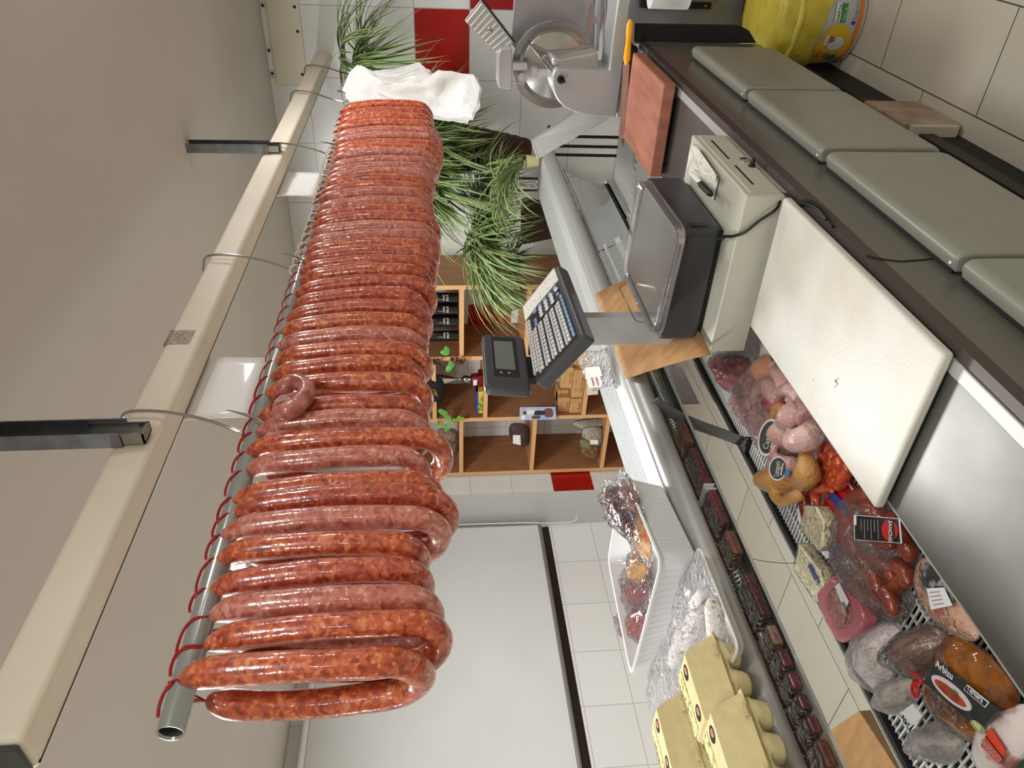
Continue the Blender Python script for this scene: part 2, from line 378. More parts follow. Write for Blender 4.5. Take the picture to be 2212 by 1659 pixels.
# roller blind
t = thing('roller_blind', (-3.96, 1.9, 0.97), 'pale grey roller blind pulled down over the left window', 'blind')
MB().box(-3.962, -3.958, 0.12, 3.655, 0.985, 2.425).build('fabric', mat('blind fabric', 'd2d4d3', 0.8, col2='ced0cf', nscale=3), t)
MB().tube([(-3.96, 0.10, 0.975), (-3.96, 3.665, 0.975)], 0.013, 12).build('bottom_bar', mat('blind bar', '7d7d78', 0.4, 0.3), t)
MB().tube([(-3.975, 0.08, 2.445), (-3.975, 3.67, 2.445)], 0.022, 14).build('roller_tube', M['white'], t)
MB().box(-4.0, -3.95, 3.668, 3.69, 2.41, 2.47).build('end_bracket', M['white'], t)
c = [ax(x, y, -3.94) for x, y in ((960, 1126), (1080, 1115), (1160, 1107), (1215, 1104), (1240, 1108), (1246, 1118), (1238, 1126), (1215, 1129), (1170, 1130), (1100, 1130), (960, 1132))]
c[0].z = 2.43; c[-1].z = 2.43
MB().tube(spl(c), 0.0035, 6).build('bead_chain', M['white'], t)
# small round spot in the shop ceiling
t = thing('ceiling_spotlight', (-2.46, 2.06, H-0.03), 'round lit spotlight in the ceiling, glimpsed between the near sausages', 'ceiling light')
MB().lathe([(0.115, 0), (0.125, 0.01), (0.125, 0.03), (0.09, 0.03)], (-2.46, 2.06, H-0.031)).build('ring', M['white'], t)
MB().lathe([(0.0, 0), (0.105, 0), (0.105, 0.004), (0, 0.004)], (-2.46, 2.06, H-0.036)).build('lens', mat('lit lens', 'ffffff', 0.5, emit='fff6e8', es=9), t)
# ================================================================ rail, brackets, pipe, hooks
rail_m = mat('cream painted beam', 'ebe2d1', 0.5, col2='e4dac8', nscale=4, bump=0.04, bscale=60)
RX0, RX1, RZ0, RZ1 = -1.005, -0.93, 2.208, 2.283
t = thing('ceiling_rail', (-0.967, 2.5, RZ0), 'long cream painted beam under the ceiling above the hanging sausages', 'rail')
MB().box(RX0, RX1, 0.535, YB-0.03, RZ0, RZ1).build('beam', rail_m, t, bevel=0.012, seg=3)
MB().box(RX0+0.004, RX1-0.004, 0.527, 0.5355, RZ0+0.004, RZ1-0.004).build('end_cap', mat('dark olive end cap', '3f4238', 0.6), t, bevel=0.008)
MB().box(RX0+0.012, RX0+0.0135, 0.54, 4.2, RZ0-0.0012, RZ0+0.001).build('seam', M['black'], t)
MB().box(RX1-0.03, RX1+0.0006, 1.44, 1.50, RZ0+0.02, RZ1+0.0006).build('tape_patch', M['tape'], t)
def bracket(y, top, lab):
    t = thing('hanging_bracket', (RX1+0.02, y, RZ0), lab, 'bracket', 'metal brackets that hang the ceiling rail')
    m = MB(); x0, x1 = RX1+0.002, RX1+0.034
    m.box(x0, x0+0.003, y-0.021, y+0.021, RZ0+0.052, top).box(x0, x1, y-0.024, y-0.021, RZ0+0.052, top).box(x0, x1, y+0.021, y+0.024, RZ0+0.052, top)
    m.build('channel', M['zinc'], t)
    m = MB(); m.box(x0+0.004, x0+0.007, y-0.017, y+0.017, RZ0+0.012, RZ0+0.12).box(x0+0.004, x0+0.026, y-0.020, y-0.017, RZ0+0.012, RZ0+0.12).box(x0+0.004, x0+0.026, y+0.017, y+0.020, RZ0+0.012, RZ0+0.12)
    m.box(x0+0.004, x0+0.026, y-0.02, y+0.02, RZ0+0.012, RZ0+0.015)
    m.build('clamp', M['steel'], t)
    MB().lathe([(0.006, 0), (0.006, 0.007), (0.0, 0.007)], (x0+0.0075, y-0.004, RZ0+0.034), (1, 0, 0), 6).build('bolt', M['steelb'], t)
bracket(1.115, H, 'zinc ceiling bracket over the near half of the cream rail')
bracket(2.70, H, 'zinc ceiling bracket over the far part of the cream rail')
PX, PZ, PR = -0.935, 2.03, 0.0165
p0 = 0.535; p1 = 3.12
t = thing('hanging_pipe', (PX, 1.8, PZ-PR), 'grey metal pipe hung under the rail carrying the sausages', 'pipe')
MB().tube([(PX, p0, PZ), (PX, p1, PZ)], PR, 28, caps=False).build('tube', M['pipe'], t, solid=0.002)
MB().tube([(PX, p0+0.004, PZ), (PX, p1, PZ)], PR-0.0014, 28, caps=False).build('bore_shade', mat('dull bore', '3c403c', 0.8), t)  # dark inner tube: shade inside the pipe put into its colour
pts = []
for i in range(26*16+1):
    an = 2*PI*i/16; y = 1.78+(3.06-1.78)*i/(26*16); r = PR+0.007+0.004*math.sin(i*0.37)
    pts.append((PX+math.cos(an)*r, y+0.006*math.sin(i*.11), PZ+math.sin(an)*r+0.004))
MB().tube(pts, 0.0022, 6).build('twine_wrap', M['twine'], t)
def hook(y, lab, dy=-0.055, tip=True, py=None, top=0.0):
    y1 = y+dy
    P = [(RX0-0.006, y+0.01, RZ0+0.03), (RX0-0.008, y+0.006, RZ1-0.005), (RX0+0.02, y, RZ1+0.016), (RX1-0.02, y, RZ1+0.016), (RX1+0.010, y-0.003, RZ1-0.004), (RX1+0.014, y-0.010, RZ0), (RX1+0.006, (y+y1)/2, 2.13),
         (PX-0.004, y1+0.004, PZ+0.03), (PX-0.024, y1, PZ), (PX-0.016, y1-0.003, PZ-0.026), (PX+0.008, y1-0.004, PZ-0.03), (PX+0.026, y1, PZ-0.012), (PX+0.032, y1+0.014, PZ+0.02), (PX+0.033, y1+0.028, PZ+0.055)]
    P = spl(P, 5); rr = [0.0033]*len(P)
    for i in range(8): rr[-1-i] = 0.0006+0.0034*i/8
    o = MB().tube(P, rr, 8).build('meat_hook', M['chrome'], None)
    tag(o, lab, 'hook')
hook(1.19, 'steel hook with a sharp tip, nearest of those holding the sausage pipe')
hook(1.86, 'steel hook with a sharp tip, holding the middle of the sausage pipe')
hook(2.76, 'steel hook with a sharp tip, holding the far part of the sausage pipe')
def bag_hook(y, lab):
    y1 = y-0.10
    P = [(RX0-0.006, y+0.01, RZ0+0.03), (RX0-0.008, y+0.006, RZ1-0.005), (RX0+0.02, y, RZ1+0.014), (RX1-0.02, y, RZ1+0.014), (RX1+0.010, y-0.004, RZ1-0.006), (RX1+0.012, y-0.03, RZ0-0.01), (RX1, y-0.08, 2.11), (PX, y1, 2.05), (PX+0.01, y1+0.02, 2.035), (PX+0.02, y1+0.07, 2.05), (PX+0.022, y1+0.085, 2.09)]
    tag(MB().tube(spl(P, 5), 0.0036, 8).build('bag_hook', M['chrome']), lab, 'hook')
bag_hook(3.46, 'bare steel hook on the rail just past the sausages, holding white bags')
bag_hook(3.92, 'bare steel hook on the rail nearest the hanging spider plant')
# clear sleeves hanging from the rail
def sleeve(c4, lab):
    c4 = [V(q) for q in c4]; n = V((1, 0, 0)); m = MB(); g = 8; vs = []; fs = []
    for i in range(g+1):
        for j in range(g+1):
            u, v = i/g, j/g; p = c4[0].lerp(c4[1], u).lerp(c4[3].lerp(c4[2], u), v); p = p + n*(0.006*math.sin(u*2.3)*v); vs.append(p)
    for i in range(g):
        for j in range(g): a = i*(g+1)+j; fs.append((a, a+g+1, a+g+2, a+1))
    o = m.add(vs, fs).build('price_sheet', mat('sleeve sheet paper', 'f2f2f2', 0.5, coat=0.3), None, solid=0.0012)  # one even white over the whole sheet
    tag(o, lab, 'paper sheet', 'paper sheets hung on the rail'); return o
X_ = RX0-0.003
s1 = sleeve([ax(425, 770, X_)+V((0, 0, 0.03)), ax(577, 773, X_), ax(537, 905, X_), ax(385, 911, X_)+V((0, 0, 0.03))], 'white paper sheet in a clear sleeve hanging from the rail before the near bracket')
s2 = sleeve([ax(585, 371, X_)+V((0, 0, 0.02)), ax(700, 373, X_), ax(680, 427, X_), ax(570, 425, X_)+V((0, 0, 0.02))], 'white paper sheet hanging from the rail beside the far bracket')
# ================================================================ sausages
SM = [meat('orange chorizo', ['86301f', 'b04c2f', 'c86439', 'dc9160'], 150, 0.32, 0.9, white=0.0, fine=0.55, coarse=38),
      meat('pale chorizo', ['984a3e', 'b66553', 'c47c6a', 'd6a598'], 150, 0.34, 0.8, fine=0.6, coarse=38),
      meat('red chorizo', ['822d20', 'aa4631', 'bf5d3e', 'd1835e'], 150, 0.32, 0.9, fine=0.55, coarse=38)]
tipm = mat('pink casing end', 'b8635a', 0.35, coat=0.6)
#      mid y, tip (x, y), bottom x, kind
SD = [(1420, 392, 1454, 941, 0), (1350, 445, 1388, 978, 0), (1292, 457, 1322, 960, 1), (1231, 460, 1259, 940, 2), (1168, 475, 1196, 931, 0), (1119, 481, 1154, 975, 1), (1077, 508, 1105, 992, 2),
      (1040, 511, 1063, 962, 0), (988, 533, 1016, 935, 1), (946, 538, 966, 979, 0), (905, 559, 922, 935, 1), (872, 563, 883, 930, 2), (827, 577, 847, 937, 0), (788, 590, 802, 921, 0), (755, 598, 777, 937, 0),
      (725, 601, 747, 926, 1), (696, 609, 716, 928, 0), (665, 621, 686, 936, 2), (639, 635, 657, 929, 2), (614, 641, 628, 945, 2), (587, 650, 604, 934, 0), (567, 649, 587, 944, 2), (547, 655, 567, 946, 2), (529, 661, 547, 950, 0), (509, 665, 527, 952, 1),
      (491, 671, 507, 948, 1), (473, 676, 489, 953, 2), (457, 680, 470, 944, 0), (438, 686, 452, 940, 1), (418, 689, 432, 938, 1), (404, 694, 416, 934, 0), (389, 701, 400, 936, 0), (375, 706, 387, 940, 1), (362, 710, 371, 938, 1), (347, 716, 356, 942, 1),
      (332, 720, 341, 950, 1), (321, 722, 330, 955, 0), (311, 724, 319, 956, 0), (296, 726, 304, 957, 1), (282, 728, 291, 955, 1), (267, 731, 276, 948, 0), (253, 735, 262, 940, 0), (240, 739, 248, 938, 2), (225, 743, 233, 936, 0)]
NUM = ['first', 'second', 'third', 'fourth', 'fifth', 'sixth', 'seventh', 'eighth', 'ninth', 'tenth', 'eleventh', 'twelfth', 'thirteenth', 'fourteenth', 'fifteenth', 'sixteenth', 'seventeenth', 'eighteenth', 'nineteenth', 'twentieth', 'twenty-first', 'twenty-second']
KIND = ['orange', 'pale pink', 'red']
for i, (my, tx, ty, bx, kd) in enumerate(SD):
    Xf = -0.893; r = 0.0198 if i else 0.0205
    Y0 = ax(740, my, Xf).y; zt = ax(tx, ty, -0.925).z; zb = ax(bx, my, -0.935).z
    if i < 1: r = 0.0212
    w = 0.10 + U(-0.008, 0.012); hw = w/2; rot = U(-0.12, 0.12) if i < 30 else U(-0.06, 0.06)
    if i == 0: rot = -0.10; w = 0.112; hw = w/2
    xc = Xf - hw; zc = zb + r + hw + U(0.0, 0.012)
    P = [(xc+hw-0.03, zt), (xc+hw-0.022, zt-0.018), (xc+hw-0.012, zt-0.045), (xc+hw-0.004, zt-0.10), (xc+hw+0.002, zt-0.17), (xc+hw, zc+0.02)]
    for k in range(1, 8): an = PI*k/8; P.append((xc+hw*math.cos(an), zc-(zc-zb-r)*math.sin(an)))
    zt2 = zt-0.015-U(0, 0.02)
    P += [(xc-hw, zc+0.02), (xc-hw-0.002, zt2-0.15), (xc-hw+0.004, zt2-0.08), (xc-hw+0.013, zt2-0.035), (xc-hw+0.024, zt2-0.012), (xc-hw+0.03, zt2)]
    P = catmull([V((p[0]-xc, 0, p[1])) for p in P], 4, False); n = len(P); rs = []; Q = []
    ph = U(0, 9)
    for k, p in enumerate(P):
        s = min(k, n-1-k)
        f = min(1.0, (0.16+0.84*math.sin(min(1, s/9)*PI/2)**0.8)) if s < 9 else 1.0
        f *= 1+0.05*noise.noise(V((ph, k*0.23, i)))+0.035*noise.noise(V((ph+5, k*0.8, i)))
        y = 0.012*noise.noise(V((i*3.1, k*0.05, ph))) - 0.002
        q = V((p.x, y, p.z)); q = Matrix.Rotation(rot, 3, 'Z') @ q
        Q.append(q+V((xc, Y0, 0))); rs.append(r*f)
    if i < 22: lab = f'{KIND[kd]} chorizo loop, {NUM[i]} on the pipe counting from its open near end'
    else: lab = f'{KIND[kd]} chorizo loop, {NUM[43-i]} on the pipe counting from the white bags end'
    sm = MB(); sm.tube(Q, rs, 20)
    body = sm.build('chorizo_sausage', SM[kd], None, smooth=True, ang=80, origin=(xc, Y0, zb))
    tag(body, lab, 'sausage', 'fresh chorizo loops hanging on the pipe')
    # casing knot and the red string over the pipe
    for e, (q, nx) in enumerate(((Q[0], Q[1]), (Q[-1], Q[-2]))):
        d = (q-nx).normalized(); k1 = [q-d*0.004, q+d*0.004, q+d*0.009+V((0, 0, 0.003)), q+d*0.014+V((0.0, -0.003, 0.005))]
        MB().tube(k1, [0.0034, 0.0022, 0.004, 0.0015], 8).build('casing_knot', tipm, body)
    a = Q[0]; b = Q[-1]; rr = PR+0.0035; sgn = U(0.6, 1.3)
    S1 = [a+V((0, 0, 0.002)), a+V((0.004, -0.004, 0.010)), V((PX+0.017, Y0-0.008, PZ+0.010)), V((PX+0.008, Y0-0.014*sgn, PZ+rr)), V((PX-0.004, Y0-0.026*sgn, PZ+rr+0.006)), V((PX-0.006, Y0-0.040*sgn, PZ+rr+0.004))]
    if i > 21: S1 = S1[:4]
    MB().tube(spl(S1, 4), 0.0023 if i < 14 else 0.0014, 6).build('tie_string', M['string'], body)
    S2 = [b, V((PX-0.020, Y0-0.002, PZ-0.006)), V((PX-0.018, Y0-0.003, PZ+0.012)), V((PX, Y0-0.005, PZ+PR+0.003)), V((PX+0.019, Y0-0.004, PZ+0.006)), a+V((0.002, 0, 0.004))]
    MB().tube(spl(S2, 3), 0.0013, 6).build('tie_string', M['string'], body)
# short curled end of sausage hooked over the others
q = [ax(588, 893, -0.875), ax(612, 890, -0.862), ax(640, 876, -0.855), ax(660, 855, -0.855), ax(658, 835, -0.858), ax(635, 826, -0.862), ax(612, 838, -0.868), ax(600, 852, -0.874)]
q = spl(q, 4); n = len(q)
o = MB().tube(q, [0.0175*min(1, 0.25+0.75*math.sin(min(1, min(k, n-1-k)/6)*PI/2)) for k in range(n)], 18).build('chorizo_end', meat('pale offcut', ['8e4640', 'a85c50', 'b87062', 'c08a84'], 60, 0.3, 0.9, coarse=30), None, ang=80)
tag(o, 'short pale curled chorizo end tied in front of the long loops by a hook tip', 'sausage')
MB().tube(spl([q[0], ax(584, 880, -0.868), ax(592, 862, -0.866), ax(604, 852, -0.868)], 4), 0.0022, 6).build('tie_string', M['string'], o)
# ================================================================ refrigerated case
ZW, XS, XC = 0.98, -0.52, -0.81       # worktop height, staff edge, shop-side edge
YN, YF = -0.1, 2.64
t = thing('display_case', (-0.9, 1.3, 0), 'long stainless refrigerated case with open top deck and door fronts', 'refrigerated case')
MB().box(XC, -0.565, YN, 3.15, 0.955, ZW).build('worktop', M['steelr'], t)
MB().box(-0.565, -0.542, YN, YF, 0.955, ZW+0.001).build('worktop_edge', M['alug'], t, bevel=0.002)
MB().box(-0.542, -0.5235, YN, YF, 0.955, ZW-0.002).build('edge_strip', mat('dark bronze strip', '4a4440', 0.4, 0.3), t)
MB().box(-0.78, -0.523, YN, YF, 0.56, 0.955).build('body', M['face'], t)
MB().tube([ax(x, y, -0.5225) for x, y in ((1871, 552), (1905, 560), (1945, 565), (1990, 562), (2040, 556))], 0.0016, 6).build('panel_joint', M['dark'], t)
MB().box(XC-0.003, XC, YN, YF, 0.86, ZW+0.001).build('worktop_back_edge', M['alug'], t)
MB().box(-1.235, -0.78, YN, 3.2, 0.16, 0.865).build('well', mat('case inner liner', '9a9b98', 0.4), t)
MB().box(-1.275, -1.235, YN, 3.25, 0.12, 0.893).build('customer_panel', mat('case front panel', 'b9bcbb', 0.35, 0.2), t)
MB().box(-1.22, -0.70, YN, 3.2, 0.0, 0.13).build('plinth', M['dark'], t)
MB().box(-0.72, -0.69, YN, YF-0.02, 0.10, 0.15).build('base_rail', mat('dark base rail', '3a3935', 0.5, 0.4), t)
MB().box(-1.247, -1.240, YN, 3.2, 0.893, 0.908).build('front_trim', M['steelb'], t)
MB().box(-1.240, -1.235, YN, 3.2, 0.885, 0.905).build('front_gasket', M['dark'], t)
g = MB()
y = 0.05
while y < 2.75:
    g.box(-1.233, -0.825, y, y+0.0034, 0.892, 0.8955); y += 0.0118
for x in [-1.233+0.029*k_ for k_ in range(15)]: g.box(x, x+0.004, 0.0, 2.8, 0.889, 0.8925)
g.build('deck_grid', mat('white coated wire', 'c9cac6', 0.4), t)
MB().box(-1.233, -0.825, 0, 2.8, 0.868, 0.870).build('underdeck_shade', M['black'], t)  # black sheet paints the shade beneath the grid slots
# black post at the far end of the worktop
P = [ay(x, y, YF+0.01) for x, y in ((1374, 93), (1376, 54), (1600, 57), (1618, 66), (1634, 93))]
MB().prism(P, (0, 0.03, 0)).build('end_panel', M['dark'], t)
# doors on the staff side
def case_door(y0, y1, lab, latch=False):
    y0 += 0.004; y1 -= 0.004
    d = thing('case_door', (-0.50, (y0+y1)/2, 0.60), lab, 'door', 'grey doors of the refrigerated case')
    prof = [(-0.5205, 0.60), (-0.5205, 0.866), (-0.500, 0.874), (-0.492, 0.872), (-0.486, 0.866), (-0.484, 0.856), (-0.484, 0.625), (-0.487, 0.612), (-0.497, 0.602)]
    MB().prism([(x, y0, z) for x, z in prof], (0, y1-y0, 0)).build('panel', M['door'], d, bevel=0.007, seg=3, ang=50)
    MB().box(-0.5225, -0.5, y0+0.006, y1-0.006, 0.61, 0.868).build('gasket', M['dark'], d)
    if latch:
        MB().box(-0.515, -0.494, y0-0.003, y0+0.002, 0.80, 0.835).build('latch', M['face'], d, bevel=0.001)
        MB().box(-0.516, -0.493, y0-0.0035, y0+0.001, 0.835, 0.837).build('latch_gap', M['black'], d)
    MB().lathe([(0.003, 0), (0.003, 0.004), (0, 0.004)], (-0.506, y0+0.012, 0.869), (0, 0, 1), 8).build('hinge_pin', M['white'], d)
    return d
case_door(1.925, 2.405, 'grey green case door farthest from us, nearest the yellow bagged bin')
case_door(1.462, 1.910, 'grey green case door, second from the yellow bagged bin, with reddish reflections')
case_door(0.968, 1.445, 'grey green case door below the white cutting board, showing a side latch', True)
case_door(0.490, 0.962, 'grey green case door nearest the camera, cut by the frame corner')
# ---- glass front, top rail with its ribbed shelf
t = thing('case_canopy', (-1.15, 1.7, 0.9), 'curved glass front of the case topped by a ribbed aluminium shelf', 'glass canopy')
gp = [(-1.237, 0.900), (-1.232, 0.96), (-1.215, 1.02), (-1.185, 1.08), (-1.14, 1.13), (-1.078, 1.168)]
gp = [(p.x, p.y) for p in catmull([V((a, b, 0)) for a, b in gp], 4, False)]
def gpane(y0, y1):
    m = MB(); vs = []; fs = []
    for (x, z) in gp: vs += [(x, y0, z), (x, y1, z)]
    for i in range(len(gp)-1): fs.append((2*i, 2*i+1, 2*i+3, 2*i+2))
    return m.add(vs, fs).build('glass_pane', M['glass'], t, ang=80)
def gseam(y, nm='pane_joint', m_=None, w=0.0015):
    m = MB(); m.tube([(x+0.001, y, z) for x, z in gp], w, 6); m.build(nm, m_ or M['steelb'], t)
yj1 = az(1740, 1205, 0.9).y
for a, b in ((0.1, yj1-0.001), (yj1+0.001, 2.05), (2.052, 3.2)): gpane(a, b)
gseam(yj1, m_=M['char'], w=0.0008); gseam(2.051, w=0.0012)
prof = [(-1.315, 1.188), (-1.315, 1.197), (-1.135, 1.197), (-1.126, 1.194), (-1.124, 1.188), (-1.124, 1.180), (-1.315, 1.180)]
MB().prism([(x, 0.1, z) for x, z in prof], (0, 3.12, 0)).build('top_shelf', M['alu'], t, bevel=0.002)
rb = MB()
for i in range(11): rb.box(-1.312+i*0.0115, -1.3105+i*0.0115, 0.1, 3.21, 1.197, 1.1982)
rb.build('ribs', mat('rib shadow gap', 'b7bdbb', 0.4, 0.5), t)
MB().box(-1.123, -1.116, 0.1, 3.2, 1.17, 1.190).build('channel', mat('grey gasket', '6a6c6a', 0.5), t)
prof = [(-1.116, 1.195), (-1.106, 1.197), (-1.094, 1.194), (-1.082, 1.186), (-1.075, 1.176), (-1.072, 1.164), (-1.075, 1.155), (-1.085, 1.152), (-1.116, 1.152)]
MB().prism([(x, 0.1, z) for x, z in prof], (0, 3.1, 0)).build('lower_rail', M['alug'], t, ang=60)
# narrow inner glass shelf under the top rail
MB().box(-1.178, -1.108, 0.1, 2.0, 1.078, 1.083).build('inner_shelf', M['glass'], t)
MB().box(-1.1085, -1.1065, 0.1, 2.0, 1.0775, 1.0835).build('shelf_edge', mat('bright glass edge', 'dfe6e4', 0.1, 0.6), t)
# curved flat strut
ys = az(1610, 960, 0.905).y
P0 = az(1612, 958, 0.905); P3 = ay(1413, 868, ys)
P1 = ay(1560, 938, ys); P2 = ay(1480, 908, ys)
c = spl([P0, P1, P2, P3], 6); m = MB()
for a, b in zip(c[:-1], c[1:]):
    n = (b-a).normalized(); w = V((n.z, 0, -n.x))*0.014
    m.prism([a-w, b-w, b+w, a+w], (0, 0.004, 0))
m.build('strut', mat('grey painted strut', '6d6f70', 0.5), t, merge=True)
MB().box(P0.x-0.03, P0.x+0.012, P0.y-0.006, P0.y+0.012, 0.893, 0.906).build('strut_foot', M['dark'], t)
# ================================================================ worktop things
def rbox(m, c4, d, mi=0): return m.prism(c4, d, mi)
# white cutting board
B = [(-0.542, 0.786), (-0.547, 1.345), (-0.842, 1.340), (-0.840, 0.782)]
pts = [az(2042, 765, 1.0), az(1693, 425, 1.0), az(1620, 705, 1.0), az(1890, 1100, 1.0)]
for p in pts: p.z = 0.9835
o = MB().prism(pts, (0, 0, 0.018)).build('cutting_board', mat('white cutting board', 'c9c8c0', 0.4, col2='bcb5a1', nscale=6, nlo=0.45, nhi=0.8, bump=0.08, bscale=300), None, bevel=0.006, seg=4)
tag(o, 'large white plastic cutting board, faintly stained, on the near worktop edge', 'cutting board')
m = MB()
for x, y, s in ((1806, 823, 3.0), (1809, 829, 2.2), (1805, 835, 1.6), (1811, 817, 1.5)): m.ball(az(x, y, 1.0016), 0.0008*s, n=8, m=5, sc=(1.6, 1, 0.4))
m.build('water_drops', film('clear water', gloss=0.5, rough=0.02, bump=0), o)
MB().ball(az(1757, 822, 1.0018), 0.0012, sc=(0.5, 1.6, 0.3), n=8, m=5).build('meat_speck', M['string'], o)
# cash box
t = thing('cash_box', (-0.73, 1.54, ZW), 'beige metal cash drawer with slots, lock and black knob under the scale', 'cash drawer')
x0, x1, y0, y1, zt = -0.915, -0.543, 1.348, 1.722, 1.066
MB().box(x0, x1, y0, y1, ZW+0.002, zt).build('housing', M['beige'], t, bevel=0.004)
MB().box(x1-0.001, x1+0.0025, y0+0.012, y1-0.012, ZW+0.010, zt-0.012).build('drawer_front', M['beige'], t, bevel=0.0012); df_ = t.children[-1] if False else bpy.data.objects[[o.name for o in S.objects if o.name.startswith('drawer_front')][-1]]
m = MB()
for a, b in (((1541, 303), (1578, 343)), ((1597, 357), (1640, 398))):
    p, q = ax(*a, x1+0.003), ax(*b, x1+0.003); zc = 1.034
    MB().box(x1+0.0015, x1+0.003, q.y, p.y, zc-0.0022, zc+0.0022).build('slot', M['black'], df_)
p = ax(1607, 347, x1+0.003)
MB().lathe([(0.010, 0), (0.010, 0.004), (0.007, 0.006), (0.004, 0.006), (0.004, 0.001), (0, 0.001)], (x1+0.002, p.y, p.z), (1, 0, 0), 20).build('lock', M['chrome'], df_)
p = ax(1624, 358, x1+0.004)
MB().lathe([(0.0075, 0), (0.0075, 0.004), (0.0055, 0.006), (0.005, 0.016), (0.0035, 0.018), (0, 0.018)], (x1+0.002, p.y, p.z), (1, 0, 0), 16).build('knob', M['black'], df_)
# papers and marker on the cash box
for k, (pp, lab) in enumerate(((((1487, 318), (1502, 322), (1546, 380), (1540, 428), (1478, 372)), 'cream note pad with crumpled sheets leaning on the beige cash box'),)):
    base = [az(x, y, 1.070) for x, y in ((1495, 312), (1512, 328), (1552, 388), (1541, 432), (1483, 372))]
    o = MB().pillow(base, ht=0.012, hb=0.0, p=5, amp=0.012, freq=60, smooth=False).build('note_papers', mat('cream note paper', 'dcd9c6', 0.7, col2='e6e5dc', nscale=60, bump=0.4, bscale=60), None)
    tag(o, 'crumpled cream notes lying on the beige cash box behind the scale', 'papers')
    MB().pillow([az(x, y, 1.083) for x, y in ((1493, 314), (1506, 318), (1548, 378), (1544, 392), (1500, 340))], ht=0.006, amp=0.008, freq=90, smooth=False, p=4).build('top_sheet', mat('scribbled sheet', 'e2e0d4', 0.6, col2='8a8a84', nscale=160, nlo=0.62, nhi=0.66), o)
t = thing('marker_pen', az(1510, 395, 1.09), 'white marker pen with black cap lying across the notes', 'pen')
a = az(1490, 373, 1.100); b = az(1514, 397, 1.100); c = az(1537, 421, 1.096)
MB().tube([a, a.lerp(b, 0.1), b], [0.004, 0.0062, 0.0062], 14).build('barrel', M['white'], t)
MB().tube([b, c.lerp(b, 0.15), c], [0.0070, 0.0068, 0.0045], 14).build('cap', M['black'], t)
MB().tube([b+V((0.002, 0, 0.008)), c+V((0.002, 0, 0.007))], 0.0018, 6).build('clip', M['black'], t)
# counter scale
t = thing('counter_scale', (-0.77, 1.52, 1.066), 'charcoal counter scale with steel tray, column, keyboard and display', 'scale')
BX0, BX1, BY0, BY1, BZ0, BZ1 = -0.918, -0.634, 1.402, 1.690, 1.078, 1.172
MB().box(BX0, BX1, BY0, BY1, BZ0, BZ1).build('base', M['char'], t, bevel=0.012, seg=4)
MB().box(BX0+0.02, BX1-0.02, BY0+0.012, BY1-0.02, BZ1, BZ1+0.012).build('neck', M['black'], t)
MB().box(BX0+0.012, BX1-0.012, BY0+0.01, BY1-0.012, BZ0-0.008, BZ0).build('underside', M['black'], t)
m = MB()
for x in (BX0+0.03, BX1-0.03):
    for y in (BY0+0.03, BY1-0.03): MB().lathe([(0.012, 0), (0.014, 0.006), (0.010, 0.010)], (x, y, 1.0665)).build('foot', M['black'], t)
MB().box(BX1-0.0005, BX1+0.0015, BY0+0.002, BY0+0.02, BZ0+0.028, BZ0+0.066).build('side_plug', M['chard'], t, bevel=0.002)
MB().box(BX1-0.052, BX1-0.02, BY0-0.0018, BY0+0.001, BZ0+0.02, BZ0+0.07).build('printer_flap', M['char'], t, bevel=0.002)
tr = [az(1385, 385, 1.205), az(1466, 500, 1.205), az(1413, 728, 1.205), az(1348, 585, 1.205)]
tm = sum(tr, V())/4
tray_m = mat('scale tray steel', 'b4b4b4', 0.16, 1.0, bump=0.03, bscale=8)
def rrect(c4, r, n=5):
    out = []; k = len(c4)
    for i in range(k):
        p, a, b = c4[i], c4[i-1], c4[(i+1) % k]; d1 = (a-p).normalized()*r; d2 = (b-p).normalized()*r
        for j in range(n+1):
            u = j/n; out.append((p+d1)*(1-u)**2 + p*(2*u*(1-u)) + (p+d2)*u*u)
    return out
loop = rrect(tr, 0.035)
m = MB(); m.prism([q-V((0, 0, 0.018)) for q in loop], (0, 0, 0.015)); o = m.build('tray', tray_m, t, bevel=0.004, seg=3)
m = MB(); vs = []; fs = []; n = len(loop)
for h, k in ((-0.018, 1.012), (0.004, 1.018), (0.006, 1.005), (-0.002, 0.93)):
    vs += [tm+(q-tm)*k+V((0, 0, h)) for q in loop]
for i in range(3):
    for j in range(n): fs.append((i*n+j, i*n+(j+1) % n, (i+1)*n+(j+1) % n, (i+1)*n+j))
m.add(vs, fs).build('tray_cover_rim', film('clear tray cover', gloss=0.35, rough=0.08, bump=0.1, haze=0.12), t)
wg = [az(1345, 622, 1.215), ay(1340, 625, 1.60), ay(1372, 690, 1.50), az(1420, 700, 1.215)]
wg = [az(1352, 612, 1.212), az(1338, 622, 1.245), az(1370, 688, 1.245), az(1375, 694, 1.24), az(1405, 698, 1.212)]
MB().tube(wg, 0.0016, 6).build('wire_guard', M['chrome'], t)
# column
p = [ay(1262, 678, 1.47), ay(1262, 738, 1.47)]
MB().box(p[1].x, p[0].x, 1.452, 1.478, 1.075, p[0].z+0.09).build('column', mat('column steel', 'bdbebc', 0.4, 0.5), t, bevel=0.002)
